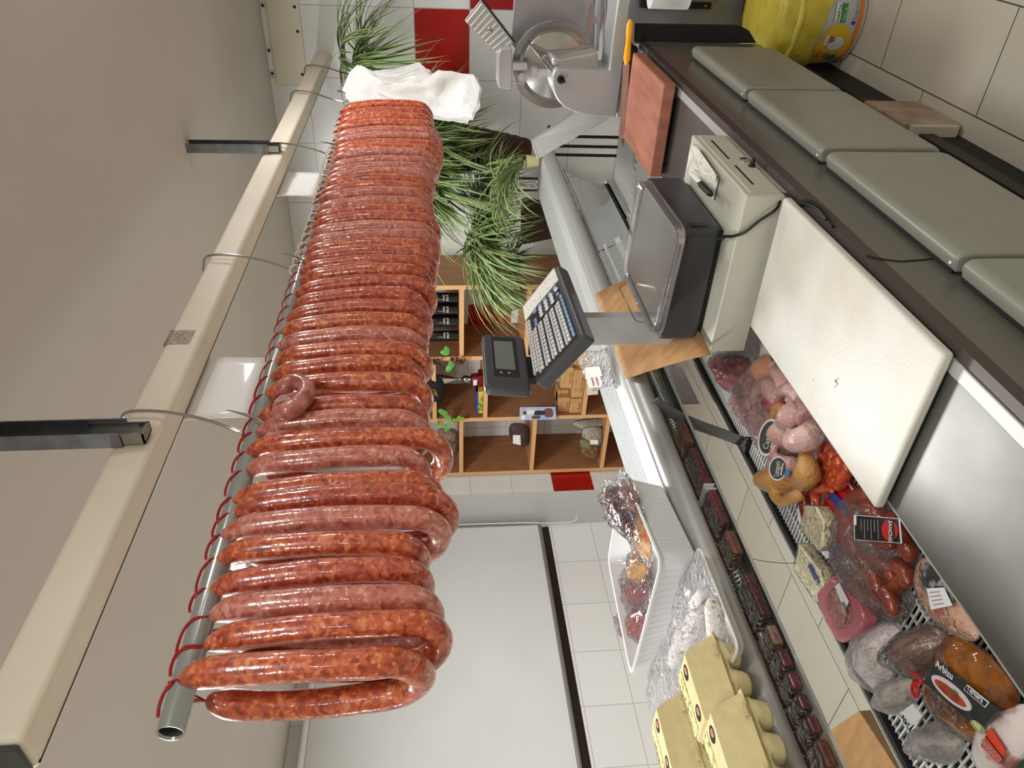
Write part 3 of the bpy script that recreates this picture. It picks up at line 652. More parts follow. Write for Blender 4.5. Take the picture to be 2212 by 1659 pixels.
# keyboard head
K = [ax(1262, 722, -0.80), ax(1205, 570, -0.80), ax(1131, 664, -0.935), ax(1156, 831, -0.935)]   # near-low, far-low, far-high, near-high
ey = (K[1]-K[0]).normalized(); eu = (K[3]-K[0]); eu = (eu-ey*eu.dot(ey)).normalized(); en = ey.cross(eu)
if en.x < 0: en = -en
def kp(u, v, h=0.0): return (K[1]*(1-u)+K[0]*u)*(1-v) + (K[2]*(1-u)+K[3]*u)*v + en*h
def kq(m, u0, u1, v0, v1, h0=0.0, h1=0.001, mi=0): return m.hexa([kp(u0, v0, h0), kp(u1, v0, h0), kp(u1, v1, h0), kp(u0, v1, h0), kp(u0, v0, h1), kp(u1, v0, h1), kp(u1, v1, h1), kp(u0, v1, h1)], mi)
kb_ = kq(MB(), 0, 1, 0, 1, -0.034, 0).build('keyboard_body', M['char'], t, bevel=0.008, seg=3)
kq(MB(), 0.16, 0.86, 0.12, 0.9, -0.06, -0.033).build('head_back', M['char'], t, bevel=0.01)
kq(MB(), 0.22, 0.965, 0.10, 0.95, -0.001, 0.0012).build('key_field', M['chard'], kb_)
kq(MB(), 0.0, 0.195, 0.09, 1.0, -0.001, 0.0025).build('price_list', mat('handwritten list', 'e3e1da', 0.6, col2='8c8c8c', nscale=130, nlo=0.60, nhi=0.68, stretch=(1, 1, 2.5)), kb_, bevel=0.001)
wk = MB(); bk = MB(); gk = MB()
bkm = mat('light blue key', '86a9c6', 0.5); wkm = mat('white key', 'd9dbdb', 0.5); lkm = mat('label strip', 'c3c6c8', 0.5)
for r_ in range(10): kq(bk, 0.40+r_*0.055, 0.44+r_*0.055, 0.115, 0.155, 0.002, 0.0055)
rows = [0.20, 0.34, 0.48, 0.62, 0.76, 0.87]
for ri, v in enumerate(rows):
    u0 = 0.44 if ri < 5 else 0.27
    n_ = 11 if ri < 5 else 14
    for k in range(n_): kq(wk, u0+k*0.047, u0+k*0.047+0.03, v, v+0.05, 0.002, 0.0055)
    kq(gk, u0, u0+n_*0.047-0.01, v+0.065, v+0.10, 0.001, 0.0045)
for cx in range(3):
    for ry in range(3):
        c0 = kp(0.30+cx*0.045, 0.30+ry*0.14, 0.0055); MB().lathe([(0.0062, 0), (0.0062, 0.002), (0, 0.002)], c0, en, 12, sx=1.0).build('number_key', wkm, kb_)
MB().lathe([(0.0062, 0), (0.0062, 0.002), (0, 0.002)], kp(0.30, 0.17, 0.0055), en, 12).build('number_key', wkm, kb_)
bk2 = MB(); bk3 = MB()
for ry in range(5): kq(bk2, 0.235, 0.265, 0.16+ry*0.13, 0.23+ry*0.13, 0.002, 0.0055)
for ry in range(3): kq(bk3, 0.34+ry*0.035, 0.36+ry*0.035, 0.715, 0.77, 0.002, 0.0055)
kq(bk3, 0.34, 0.37, 0.15, 0.20, 0.002, 0.0055)
bk.build('blue_keys', bkm, kb_); bk2.build('function_keys', bkm, kb_); bk3.build('clear_keys', bkm, kb_); wk.build('product_keys', wkm, kb_); gk.build('key_label_strips', lkm, kb_)
# display unit
DX = -0.945
D_ = [ax(1040, 720, DX), ax(1047, 836, DX), ax(1149, 842, DX), ax(1117, 716, DX)]   # high-far, high-near, low-near, low-far
D_[3] = D_[2]+(D_[0]-D_[1])
m = MB(); m.prism(rrect(D_, 0.016), (-0.024, -0.002, 0)); dh_ = m.build('display_housing', M['char'], t, bevel=0.008, seg=3)
def dp(u, v, h=0): return (D_[0]*(1-u)+D_[1]*u)*(1-v)+(D_[3]*(1-u)+D_[2]*u)*v + V((h, 0, 0))
def dq(u0, u1, v0, v1, h0, h1): return MB().hexa([dp(u0, v0, h0), dp(u1, v0, h0), dp(u1, v1, h0), dp(u0, v1, h0), dp(u0, v0, h1), dp(u1, v0, h1), dp(u1, v1, h1), dp(u0, v1, h1)])
dq(0.06, 0.80, 0.20, 0.78, -0.001, 0.0012).build('display_window', M['chard'], dh_, bevel=0.001)
dq(0.15, 0.68, 0.27, 0.70, 0.001, 0.0020).build('lcd_screen', mat('lcd grey green', '6a716a', 0.25), dh_)
for v in (0.38, 0.55): MB().lathe([(0.003, 0), (0.003, 0.001), (0, 0.001)], dp(0.74, v, 0.001), (1, 0, 0), 10).build('round_button', mat('grey button', '9aa0a2', 0.4), dh_)
a = (D_[2]+D_[3])/2
MB().box(a.x-0.03, a.x-0.006, a.y-0.05, a.y+0.03, (K[3].z)-0.012, a.z+0.004).build('display_hinge', M['black'], t, bevel=0.003)
# cable
c = [V((-0.64, 1.398, 1.082)), az(1585, 530, 1.071), az(1625, 500, 1.068), az(1672, 462, 1.072), V((-0.548, 1.345, 1.02)), az(1705, 436, 0.99), az(1730, 432, 0.987), az(1765, 452, 0.985), V((-0.505, 1.19, 0.975)), V((-0.500, 1.15, 0.93)), V((-0.508, 1.12, 0.90))]
c[4] = V((-0.60, 1.343, 1.06))
o = MB().tube(spl([V((-0.66, 1.396, 1.085)), V((-0.648, 1.385, 1.073)), V((-0.632, 1.352, 1.071)), V((-0.618, 1.340, 1.055)), ay(1640, 477, 1.338), ay(1678, 450, 1.337), V((-0.545, 1.36, 0.985)), az(1722, 436, 0.984), az(1748, 434, 0.983), ax(1776, 452, -0.515), ax(1792, 474, -0.519), ax(1800, 490, -0.521)], 6), 0.0032, 8).build('power_cable', M['black'])
tag(o, 'black cable running from the scale over the beige cash box to the worktop edge', 'cable')
MB().tube(spl([az(1718, 440, 0.984), az(1745, 441, 0.983), ax(1768, 453, -0.516), ax(1785, 475, -0.519)], 6), 0.0026, 8).build('second_lead', M['black'], o)
# cardboard under the scale
cbm = mat('brown cardboard', 'b08758', 0.8, col2='a0774a', nscale=12, stretch=(1, 3, 1))
A_, B_, D2 = az(1352, 818, 1.204), az(1535, 764, 1.075), az(1286, 636, 1.204)
C_ = B_+(D2-A_); m = MB()
L1 = [D2, A_]; N_ = 10; vs = []; fs = []
for i in range(N_+1):
    for j in range(7):
        u, v = i/N_, j/6; p = A_.lerp(B_, u).lerp(D2.lerp(C_, u), v); p.z += 0.002*math.sin(u*25)+0.008*math.sin(u*PI); vs.append(p)
for i in range(N_):
    for j in range(6): a = i*7+j; fs.append((a, a+7, a+8, a+1))
o = m.add(vs, fs).build('cardboard_sheet', cbm, None, solid=0.004)
tag(o, 'creased brown cardboard bridging the cash box and the aluminium shelf', 'cardboard')
# ================================================================ wooden block, knife, slicer
t = thing('butcher_block', (-0.65, 2.32, ZW), 'thick reddish wooden chopping block at the far end of the worktop', 'chopping block')
wbm = mat('red stained wood', 'a36a56', 0.5, col2='84503f', nscale=5, stretch=(6, 1.2, 3), nlo=0.3, nhi=0.75, bump=0.1, bscale=20)
MB().box(-0.80, -0.530, 2.125, 2.51, 0.992, 1.03).build('block', wbm, t, bevel=0.006, seg=3)
for x in (-0.78, -0.56):
    for y in (2.15, 2.48): MB().box(x-0.012, x+0.012, y-0.012, y+0.012, ZW, 0.992).build('foot', M['dark'], t)
t = thing('butcher_knife', (-0.66, 2.44, 1.03), 'long boning knife with bright yellow handle lying on the wooden block', 'knife')
a, b, c = az(1362, 42, 1.045), az(1353, 140, 1.043), az(1341, 325, 1.036)
c.x = max(c.x, -0.83)
hm = mat('yellow handle', 'f0a818', 0.4)
MB().tube([a, a.lerp(b, 0.12), a.lerp(b, 0.5), a.lerp(b, 0.85), b], [0.006, 0.0115, 0.0095, 0.0125, 0.007], 14, flat=0.7).build('handle', hm, t)
d = (c-b).normalized(); w = V((0, 0, 0.011))
MB().prism([b-w, b+w, b.lerp(c, 0.85)+w*0.7, c-w*0.8, b.lerp(c, 0.8)-w*0.95], (0.001, 0.0012, 0)).build('blade', M['steelb'], t)
# slicer
SY = 1.18
_ay = ay
def ay(x, y, Y): return _ay(x, y, Y*SY)
t = thing('meat_slicer', (-0.65, 2.8, 0.98), 'stainless meat slicer with round blade at the far end of the worktop', 'meat slicer')
sl = mat('slicer alloy', 'c3c5c5', 0.36, 0.55, col2='b6b8b8', nscale=5); slb = mat('slicer polished', 'c0bfc0', 0.2, 0.95)
def pz(pts, y, d, nm, mm, bev=0.004, off=(0, 0)): return MB().prism([ay(a, b, y) for a, b in pts], (0, d*SY, 0)).build(nm, mm, t, bevel=bev, seg=3)
c0 = []
for k in range(9):
    an = PI/2*k/8; c0.append((1263-62*math.sin(an)+0, 252-0-0))
house = [(1204, 147), (1222, 149), (1280, 151), (1316, 151), (1322, 90), (1341, -40), (1368, -40), (1352, 90), (1344, 160), (1331, 254), (1290, 252), (1262, 248), (1236, 241), (1218, 232), (1205, 218), (1197, 204), (1194, 190), (1193, 165), (1197, 152)]
pz(house, 2.20, 0.12, 'side_housing', sl, 0.006)
pz([(1212, 128), (1290, 112), (1296, 150), (1204, 147), (1190, 135), (1196, 122)], 2.235, 0.10, 'motor_cover', sl, 0.008)
pz([(1338, -40), (1350, -40), (1345, 254), (1331, 254)], 2.22, 0.30, 'base_plate', sl, 0.004)
for x in (-0.72, -0.56):
    for y in (2.66, 2.90): MB().lathe([(0.018, 0), (0.020, 0.02), (0.014, 0.056)], (x, y, ZW+0.0005)).build('foot', M['dark'], t)
pz([(1114, -40), (1103, 95), (1120, 118), (1282, 128), (1300, 60), (1315, -40)], 2.42, 0.012, 'gauge_plate', mat('brushed gauge plate', 'b4b2b5', 0.32, 0.7, bump=0.03, bscale=300), 0.003)
pz([(1270, 12), (1274, 10), (1284, 12), (1285, 32), (1294, 36), (1297, 46), (1290, 52), (1280, 52), (1276, 76), (1266, 64)], 2.33, 0.008, 'lever_plate', slb, 0.002)
pz([(1290, -40), (1300, -40), (1294, 110), (1286, 110)], 2.38, 0.02, 'carriage_rail', sl, 0.002)
dc = ay(1196, 141, 2.33); rd = (dc-ay(1107, 141, 2.33)).length
da = V((0.0, -1, 0))
MB().lathe([(rd*0.99, -0.012), (rd, -0.006), (rd, 0.006), (rd*0.985, 0.012), (rd*0.90, 0.012), (rd*0.885, 0.004), (rd*0.7, 0.004)], dc, da, 56).build('blade_ring', slb, t, ang=25)
MB().lathe([(rd*0.86, 0.002), (rd*0.85, 0.006), (rd*0.76, 0.004), (rd*0.75, 0.010), (rd*0.3, 0.022), (rd*0.1, 0.024), (0, 0.024)], dc, da, 56).build('blade_disc', M['steelb'], t, ang=25)
pz([(1140, 95), (1185, 112), (1240, 110), (1286, 103), (1288, 114), (1240, 122), (1190, 124), (1178, 134), (1168, 128), (1160, 118)], 2.285, 0.022, 'blade_bridge', slb, 0.003)
MB().tube([ay(1178, 128, 2.28), ay(1200, 150, 2.24), ay(1207, 162, 2.215)], [0.012, 0.02, 0.022], 18).build('hub_arm', slb, t)
pz([(1077, 122), (1080, 108), (1104, 102), (1107, 120), (1106, 190), (1100, 194), (1076, 190)], 2.26, 0.09, 'top_guard', sl, 0.005)
pz([(1107, 136), (1139, 137), (1140, 152), (1107, 152)], 2.26, 0.02, 'sharpener_block', sl, 0.002)
MB().lathe([(0.0165, 0), (0.0165, 0.02), (0.009, 0.02), (0.007, 0.026), (0, 0.026)], ay(1128, 166, 2.275), da, 20).build('sharpener_wheel', sl, t)
MB().tube([ay(1112, 177, 2.25), ay(1133, 182, 2.25)], 0.003, 8).build('sharpener_pin', slb, t)
pz([(1149, 145), (1161, 147), (1163, 161), (1150, 162)], 2.265, 0.018, 'sharpener_bracket', sl, 0.002)
pz([(1164, 152), (1190, 150), (1192, 166), (1164, 168)], 2.262, 0.016, 'clear_stop', film('clear plastic stop', gloss=0.4, rough=0.1, bump=0, haze=0.35), 0.002)
k0 = ay(1211, 172, 2.198)
MB().lathe([(0.013, -0.002), (0.013, 0.004), (0.0105, 0.008), (0, 0.008)], k0, da, 20).build('knob_base', M['black'], t)
MB().obox(k0+V((0, -0.012, 0.0)), V((0.0035, 0, -0.001)), V((0, 0.008, 0)), V((0.004, 0, 0.017)).normalized()*0.014).build('knob_grip', M['black'], t, bevel=0.002)
# ribbed pusher plate
Pp = [ay(1003, 45, 2.30), ay(1040, -2, 2.30), ay(1112, 92, 2.30), ay(1076, 118, 2.30)]
MB().prism(rrect(Pp, 0.008, 3), (0, 0.008, 0)).build('pusher_plate', sl, t, bevel=0.002)
rib = MB()
for k in range(9):
    u = 0.06+k*0.11; a = Pp[0].lerp(Pp[3], u); b = Pp[1].lerp(Pp[2], u); rib.tube([a.lerp(b, 0.03)+V((0, -0.001, 0)), a.lerp(b, 0.90)+V((0, -0.001, 0))], 0.0028, 8)
rib.build('pusher_ribs', M['white'], t)
sp_ = MB()
for k in range(18):
    p = Pp[1].lerp(Pp[2], 0.06+k*0.05); q = (Pp[1]-Pp[0]).normalized(); sp_.tube([p, p+q*0.007], [0.003, 0.0005], 6)
sp_.tube([Pp[1], Pp[2]], 0.003, 6)
sp_.build('pusher_teeth', M['dark'], t)
MB().lathe([(0.009, 0), (0.009, 0.002), (0.006, 0.003), (0, 0.003)], (Pp[0]+Pp[1]+Pp[2]+Pp[3])/4+V((0, -0.001, 0)), da, 18).build('pusher_bolt', slb, t)
MB().tube([ay(1075, 112, 2.31), ay(1090, 120, 2.31)], 0.009, 10).build('pusher_arm', sl, t)
# white plastic sheet leaning behind the slicer
Q = [ay(1147, 303, 2.36), ay(1161, 343, 2.36), ay(1322, 253, 2.50), ay(1238, 240, 2.50)]
o = MB().prism(Q, (-0.002, 0.003, 0)).build('plastic_sheet', mat('translucent white sheet', 'f4f6f5', 0.45, alpha=0.93), None)
tag(o, 'translucent white plastic sheet sticking out behind the slicer', 'plastic sheet')
ay = _ay
# steel splash panel with knife rack and paper roll beyond the counter
t = thing('splash_panel', (-0.4, 3.44, 0.55), 'grey steel splash panel on the dark red wall beyond the worktop', 'panel')
P = [ay(x, y, 3.435) for x, y in ((1290, 95), (1290, -60), (1616, -60), (1604, 20), (1594, 95))]
MB().prism(P, (0, 0.014, 0)).build('sheet', mat('splash steel', '8a8b8d', 0.45, 0.5), t)
t = thing('slotted_rack', ay(1450, 5, 3.40), 'dark slotted rack fixed on the grey steel splash panel', 'rack')
MB().prism([ay(x, y, 3.40) for x, y in ((1384, 17), (1384, -30), (1540, -30), (1536, 20))], (0, 0.03, 0)).build('body', mat('dark rack steel', '2c2826', 0.4, 0.5), t)
MB().ball(ay(1524, 12, 3.395), 0.007, n=8, m=5).build('screw', M['zinc'], t)
MB().prism([ay(x, y, 3.36) for x, y in ((1470, 3), (1470, -20), (1543, -20), (1543, 5))], (0, 0.05, 0)).build('lip', mat('rusty lip', '6d5a45', 0.5), t)
o = MB().tube([ay(1402, 10, 3.33)+V((0.04, 0, 0)), ay(1402, 10, 3.33)+V((0.04, 0, 0))+V((0, 0, -0.16))], 0.055, 26).build('paper_roll', M['paper'])
o.name = 'paper_roll'; tag(o, 'white paper towel roll hanging at the slotted dark rack', 'paper roll')
# ================================================================ plants
leaf_g = mat('spider leaf green', '44702c', 0.42, col2='345c22', nscale=12, sss=0.0)
leaf_c = mat('spider leaf cream edge', 'a3b37c', 0.45)
leaf_d = mat('deep green leaf', '41702f', 0.45, col2='56883c', nscale=12)
def leaves(base, n, rng, length, width, lift, droop, dirs=None, seed=1, spread=0.02, mats=None):
    rr = random.Random(seed); m = MB()
    for _ in range(n):
        an = rr.uniform(*rng); L_ = length*rr.uniform(0.55, 1.1); wd = width*rr.uniform(0.7, 1.15); up = lift*rr.uniform(0.3, 1.3); dr = droop*rr.uniform(0.7, 1.25)
        d = V((math.cos(an), math.sin(an), 0)); p = V(base)+V((rr.uniform(-1, 1), rr.uniform(-1, 1), rr.uniform(-0.5, 0.5)))*spread
        v = (d*rr.uniform(0.5, 1.0)+V((0, 0, up))).normalized(); K_ = 9; tw = rr.uniform(-0.5, 0.5)
        vs = []; 
        for k in range(K_+1):
            s_ = k/K_; w_ = wd*(math.sin(PI*min(1, s_*0.85+0.15))**0.7)*(1-s_**4*0.9)
            side = v.cross(V((0, 0, 1)))
            if side.length < 0.05: side = V((-d.y, d.x, 0))
            side.normalize(); side = (side+V((0, 0, tw*0.6))).normalized()
            nn = side.cross(v)
            vs += [p-side*w_, p-side*w_*0.45-nn*w_*0.35, p+side*w_*0.45-nn*w_*0.35, p+side*w_]
            v = (v+V((0, 0, -dr*(0.35+s_)))*(1/K_)*2.2+V((rr.uniform(-.05, .05), rr.uniform(-.05, .05), 0))).normalized(); p = p+v*(L_/K_)
        o = len(m.v); m.add(vs, [])
        for k in range(K_):
            for j, mi in ((0, 1), (1, 0), (2, 1)):
                a = o+k*4+j; m.f.append((a, a+1, a+5, a+4)); m.m.append(mi)
    return m
def spider(name, loc, lab, sets, extra=None):
    t = thing(name, loc, lab, 'plant', 'spider plants by the tiled wall')
    for s_ in sets: leaves(*s_[0], **s_[1]).build('leaves', [leaf_g, leaf_c], t, ang=80)
    return t
def stolon(t, pts): MB().tube(spl(pts, 5), 0.0018, 6).build('stem', mat('pale runner stem', 'a8b07a', 0.5), t)
b1 = ay(742, 118, 3.92); b1b = ay(765, 140, 3.92); b1c = ay(800, 130, 3.92)
t = spider('spider_plant', b1, 'hanging spider plant with striped leaves at the far end of the cream rail', [
    ((b1, 40, (-PI, 0.9), 0.46, 0.0085, 0.15, 0.85), dict(seed=3)), ((b1b, 60, (-PI, 0.6), 0.44, 0.0085, -0.1, 0.8), dict(seed=5)), ((b1b+V((0, 0, -0.02)), 40, (-PI, 0.6), 0.5, 0.0085, -0.7, 0.4), dict(seed=45)), ((b1c, 26, (-1.2, 1.0), 0.40, 0.008, 0.5, 0.8), dict(seed=6))])
stolon(t, [V((-0.967, 3.97, 2.20)), b1+V((0, 0, 0.04)), b1, b1b, b1c])
# wicker baskets
wick = mat('dark brown wicker', '3f2a20', 0.6, col2='5a3d2d', nscale=90, stretch=(1, 1, 4), bump=0.8, bscale=150)
def basket(o, r0, r1, h, t, n=40):
    m = MB(); pr = []; K_ = 22
    for k in range(K_+1):
        s_ = k/K_; r_ = r0+(r1-r0)*(s_**0.8); pr.append((r_+(0.004 if k % 2 else 0), h*s_))
    pr = [(r0*0.5, 0)]+pr+[(r1-0.01, h), (r1*0.8, h-0.04), (0.0, h-0.05)]
    m.lathe(pr, o, (0, 0, 1), n); m.build('basket', wick, t, ang=60)
kb = 3.95
bk1 = ay(1150, 330, kb)
b2 = ay(925, 290, kb-0.19)
t = spider('spider_plant', (bk1.x, kb, bk1.z), 'spider plant spilling over a tall tapering dark wicker basket on the wall', [
    ((b2+V((0.0, 0, 0.02)), 90, (-PI, 0), 0.50, 0.0115, 0.4, 0.85), dict(seed=8, spread=0.06)), ((b2+V((-0.18, 0.0, -0.02)), 110, (-PI, 0), 0.56, 0.010, 0.35, 0.9), dict(seed=9, spread=0.07)), ((b2+V((-0.02, 0, 0.05)), 90, (-PI, 0), 0.48, 0.011, -0.5, 0.5), dict(seed=41, spread=0.09)), ((b2+V((-0.2, 0, 0.04)), 90, (-PI, 0), 0.52, 0.010, -0.4, 0.5), dict(seed=42, spread=0.09)), ((ay(1060, 400, kb-0.2), 70, (-PI, 0), 0.40, 0.009, 0.4, 0.9), dict(seed=19, spread=0.06)),
    ((ay(1085, 330, kb-0.16), 7, (-PI, PI), 0.07, 0.006, 0.8, 0.5), dict(seed=10))])
basket((bk1.x+0.02, kb, bk1.z+0.01), 0.045, 0.155, b2.z-bk1.z+0.02, t)
b3 = ay(1050, 455, 3.85); b3b = ay(1045, 520, 3.8)
t = spider('spider_plant', (b3.x, 3.85, 1.1), 'bushy spider plant with long drooping leaves beside the wooden bookcase', [
    ((b3, 120, (-PI, 0.3), 0.48, 0.0085, 0.5, 0.9), dict(seed=12, spread=0.05)), ((b3b, 190, (-PI, 0.3), 0.58, 0.0085, 0.35, 0.95), dict(seed=13, spread=0.05)), ((ay(1040, 500, 3.72), 130, (-PI, 0.3), 0.55, 0.0085, 0.15, 0.8), dict(seed=43, spread=0.07)), ((ay(1050, 555, 3.72), 90, (-PI, 0.3), 0.5, 0.008, 0.1, 0.8), dict(seed=44, spread=0.06)), ((ay(1110, 560, 3.75), 60, (-PI, 0), 0.40, 0.008, 0.3, 0.95), dict(seed=17, spread=0.05)),
    ((b3b+V((0, 0, 0.02)), 9, (-2.6, -1.6), 0.30, 0.006, 0.9, 0.5), dict(seed=14))])
bk = ay(1195, 480, 3.9); basket((bk.x, 3.92, bk.z-0.10), 0.07, 0.13, 0.27, t)
# offshoot in a cream cup on the shelf end
cup = az(1163, 349, 1.198)
t = spider('spider_plant', cup, 'spider plant offshoot in a small cream cup at the far end of the aluminium shelf', [
    ((cup+V((0.0, 0, 0.075)), 110, (1.9, 4.3), 0.36, 0.006, 1.0, 1.0), dict(seed=20, spread=0.015)), ((cup+V((-0.16, 0.05, 0.14)), 90, (-PI, PI), 0.28, 0.006, 0.5, 0.9), dict(seed=21, spread=0.03))])
MB().lathe([(0.022, 0), (0.030, 0.055), (0.027, 0.055), (0.02, 0.008), (0, 0.008)], cup+V((0, 0, 0.001)), (0, 0, 1), 24).build('cup', mat('cream plastic cup', 'd8d49a', 0.45), t)
t = thing('glass_vase', cup+V((-0.10, 0.0, 0)), 'small clear glass jar with roots beside the cream cup on the shelf end', 'jar')
MB().lathe([(0.032, 0), (0.034, 0.09), (0.032, 0.09), (0.030, 0.004), (0, 0.004)], cup+V((-0.10, -0.02, 0.001)), (0, 0, 1), 24).build('glass', film('jar glass', gloss=0.35, rough=0.02, bump=0), t, ang=70)
for k in range(4): MB().tube(spl([cup+V((-0.10+U(-.01, .01), -0.02, 0.085)), cup+V((-0.10+U(-.02, .02), -0.02+U(-.01, .01), 0.05)), cup+V((-0.10+U(-.02, .02), -0.02, 0.012))], 4), 0.0016, 5).build('root', mat('brown root', '6d5a3c', 0.7), t)
# lower plant seen through the case glass, and the black iron stands
b4 = ay(1265, 560, 3.9)
spider('spider_plant', (b4.x, 3.9, 0.4), 'low spider plant seen through the case glass under the bushy one', [((b4, 150, (-PI, 0), 0.42, 0.008, 0.5, 0.9), dict(seed=31, spread=0.07)), ((b4+V((0.1, 0, -0.1)), 120, (-PI, 0), 0.4, 0.008, 0.3, 0.9), dict(seed=32, spread=0.07))])
t = thing('iron_plant_stand', (-1.32, 3.95, 0), 'black iron plant stand with three thin legs below the tapering basket', 'plant stand')
for yy in (300, 321, 340):
    a = ay(1190, yy-6, 3.93); b = ay(1400, yy, 3.93); b.z = 0.01
    MB().tube([a, b], 0.0085, 8).build('leg', M['black'], t)
MB().tube([(-1.31+0.10*math.cos(a_), 3.95+0.03*math.sin(a_), 1.06) for a_ in [2*PI*k/20 for k in range(20)]], 0.006, 8, closed=True).build('ring', M['black'], t)
t = thing('iron_plant_stand', (-1.70, 3.95, 0), 'black iron plant stand with a leaf shaped plate near the bookcase', 'plant stand')
for yy in (452, 503):
    a = ay(1180, yy, 3.93); b = ay(1400, yy, 3.93); b.z = 0.01
    MB().tube([a, b], 0.0075, 8).build('leg', M['black'], t)
MB().prism([ay(x, y, 3.92) for x, y in ((1248, 468), (1270, 466), (1296, 487), (1270, 500), (1248, 496))], (0, 0.008, 0)).build('leaf_plate', mat('rusty iron', '3b2220', 0.6), t)
# ================================================================ white carrier bags on the hooks
bagm = mat('white carrier bag', 'f1f1ef', 0.5, sss=0.0, bump=0.35, bscale=22)
def bagstack(outline, y, n, lab, th, seed, skew):
    rr = random.Random(seed); t = thing('carrier_bags', ay(outline[0][0], outline[0][1], y), lab, 'plastic bags')
    for k in range(n):
        dx, dy = skew[0]*k, skew[1]*k
        P = [ay(a+dx+rr.uniform(-7, 7), b+dy+rr.uniform(-5, 5), y-k*th) for a, b in outline]
        MB().pillow(P, up=(0.25, -0.95, 0), ht=th*0.35, hb=th*0.1, p=8, amp=0.024, freq=13, rings=16, smooth=False).build('bag', bagm, t, ang=60)
bagstack([(742, 200), (756, 160), (778, 141), (800, 150), (850, 152), (905, 136), (918, 146), (938, 160), (950, 182), (915, 196), (860, 206), (800, 212), (765, 216)], 3.42, 5, 'loose white carrier bags hanging nearest the spider plant behind the last sausage', 0.014, 4, (2, 4))
bagstack([(800, 215), (850, 200), (900, 196), (938, 166), (966, 168), (1022, 178), (1032, 205), (1028, 240), (1012, 268), (1000, 262), (960, 262), (900, 250), (850, 235)], 3.36, 9, 'thick folded stack of white carrier bags hanging lower behind the far sausages', 0.009, 5, (1, -2))
# ================================================================ bookcase
YS = 3.9
t = thing('bookcase', (-2.9, 4.1, 0), 'beech cube bookcase with open backs against the tiled wall', 'bookcase')
XR, X1, X2, XL = -2.135, -2.66, -3.163, -3.675; TH = 0.028
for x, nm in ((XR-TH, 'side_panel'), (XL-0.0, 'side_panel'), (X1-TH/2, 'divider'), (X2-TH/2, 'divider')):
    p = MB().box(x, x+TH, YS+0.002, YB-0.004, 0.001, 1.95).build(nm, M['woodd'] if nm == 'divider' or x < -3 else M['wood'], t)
    MB().box(x-0.0005, x+TH+0.0005, YS, YS+0.003, 0.001, 1.95).build('edge_band', M['woode'], p)
def shelf(xa, xb, z):
    p = MB().box(xb+TH/2, xa-TH/2, YS+0.002, YB-0.004, z-TH, z).build('shelf', M['wood'], t)
    MB().box(xb+TH/2, xa-TH/2, YS+0.0005, YS+0.003, z-TH, z).build('edge_band', M['woode'], p)
XRi = XR-TH/2
Z1 = 1.54; Z2 = ay(1045, 840, YS).z; Z2b = ay(1263, 840, YS).z; Z3 = ay(992, 970, YS).z; Z3b = ay(1148, 960, YS).z; Z3c = ay(1303, 960, YS).z
for z in (Z1, 1.13, 0.74, 0.37): shelf(XRi, X1, z)
for z in (1.72, Z2, Z2b, 0.40): shelf(X1, X2, z)
for z in (Z3, Z3b, Z3c, 0.30): shelf(X2, XL+TH/2, z)
shelf(XRi, X1, 1.94); shelf(X1, X2, 1.94); shelf(X2, XL+TH/2, 1.94)
lab_m = mat('bottle label white', 'dcdcd6', 0.6)
btm = mat('black glass bottle', '0c0f0d', 0.12, coat=0.6)
for i, (yy, yd) in enumerate(((643, 4.05), (668, 4.02), (693, 4.0), (724, 4.0))):
    X0 = ay(985, yy, yd).x
    t = thing('wine_bottle', (X0, yd, Z1), ['dark wine bottle on the top shelf nearest the bookcase side', 'dark wine bottle second from the bookcase side with a tall label', 'dark wine bottle third from the bookcase side', 'dark wine bottle farthest from the bookcase side on the top shelf'][i], 'bottle', 'wine bottles on the top shelf')
    MB().lathe([(0.030, 0), (0.037, 0.004), (0.038, 0.17), (0.034, 0.20), (0.016, 0.235), (0.014, 0.30), (0.016, 0.302), (0.016, 0.315), (0, 0.315)], (X0, yd, Z1+0.001), (0, 0, 1), 24).build('glass', btm, t)
    f = V((-X0, -yd, 0)).normalized(); s_ = V((-f.y, f.x, 0)); c0 = V((X0, yd, Z1+0.062))+f*0.0385
    text('BRUT', 0.022, lab_m, c0-s_*0.02, s_, (0, 0, 1), t, 'label_lettering', fit=0.040)
    text('IIIII', 0.018, lab_m, c0-s_*0.018+V((0, 0, 0.024)), s_, (0, 0, 1), t, 'label_lettering', fit=0.034)
# trophy
tx = ay(1040, 818, 4.02).x
t = thing('trophy_cup', (tx, 4.02, Z2), 'silver trophy cup on a dark red base in the middle bookcase column', 'trophy')
MB().box(tx-0.05, tx+0.05, 3.98, 4.06, Z2+0.001, Z2+0.03).build('plinth', mat('dark red base', '6b0f14', 0.3), t, bevel=0.002)
MB().lathe([(0.042, 0), (0.036, 0.045), (0, 0.045)], (tx, 4.02, Z2+0.031), (0, 0, 1), 24).build('base', mat('dark red base', '6b0f14', 0.3), t)
MB().box(tx-0.022, tx+0.022, 3.976, 3.979, Z2+0.040, Z2+0.065).build('name_plate', M['white'], t)
MB().lathe([(0.030, 0), (0.024, 0.006), (0.02, 0.02), (0.028, 0.035), (0.028, 0.05), (0.012, 0.062), (0.007, 0.075), (0.007, 0.10), (0.012, 0.11), (0.030, 0.15), (0.045, 0.20), (0.05, 0.215), (0.046, 0.215), (0.02, 0.16), (0, 0.15)], (tx, 4.02, Z2+0.077), (0, 0, 1), 28).build('cup', M['chrome'], t, ang=60)
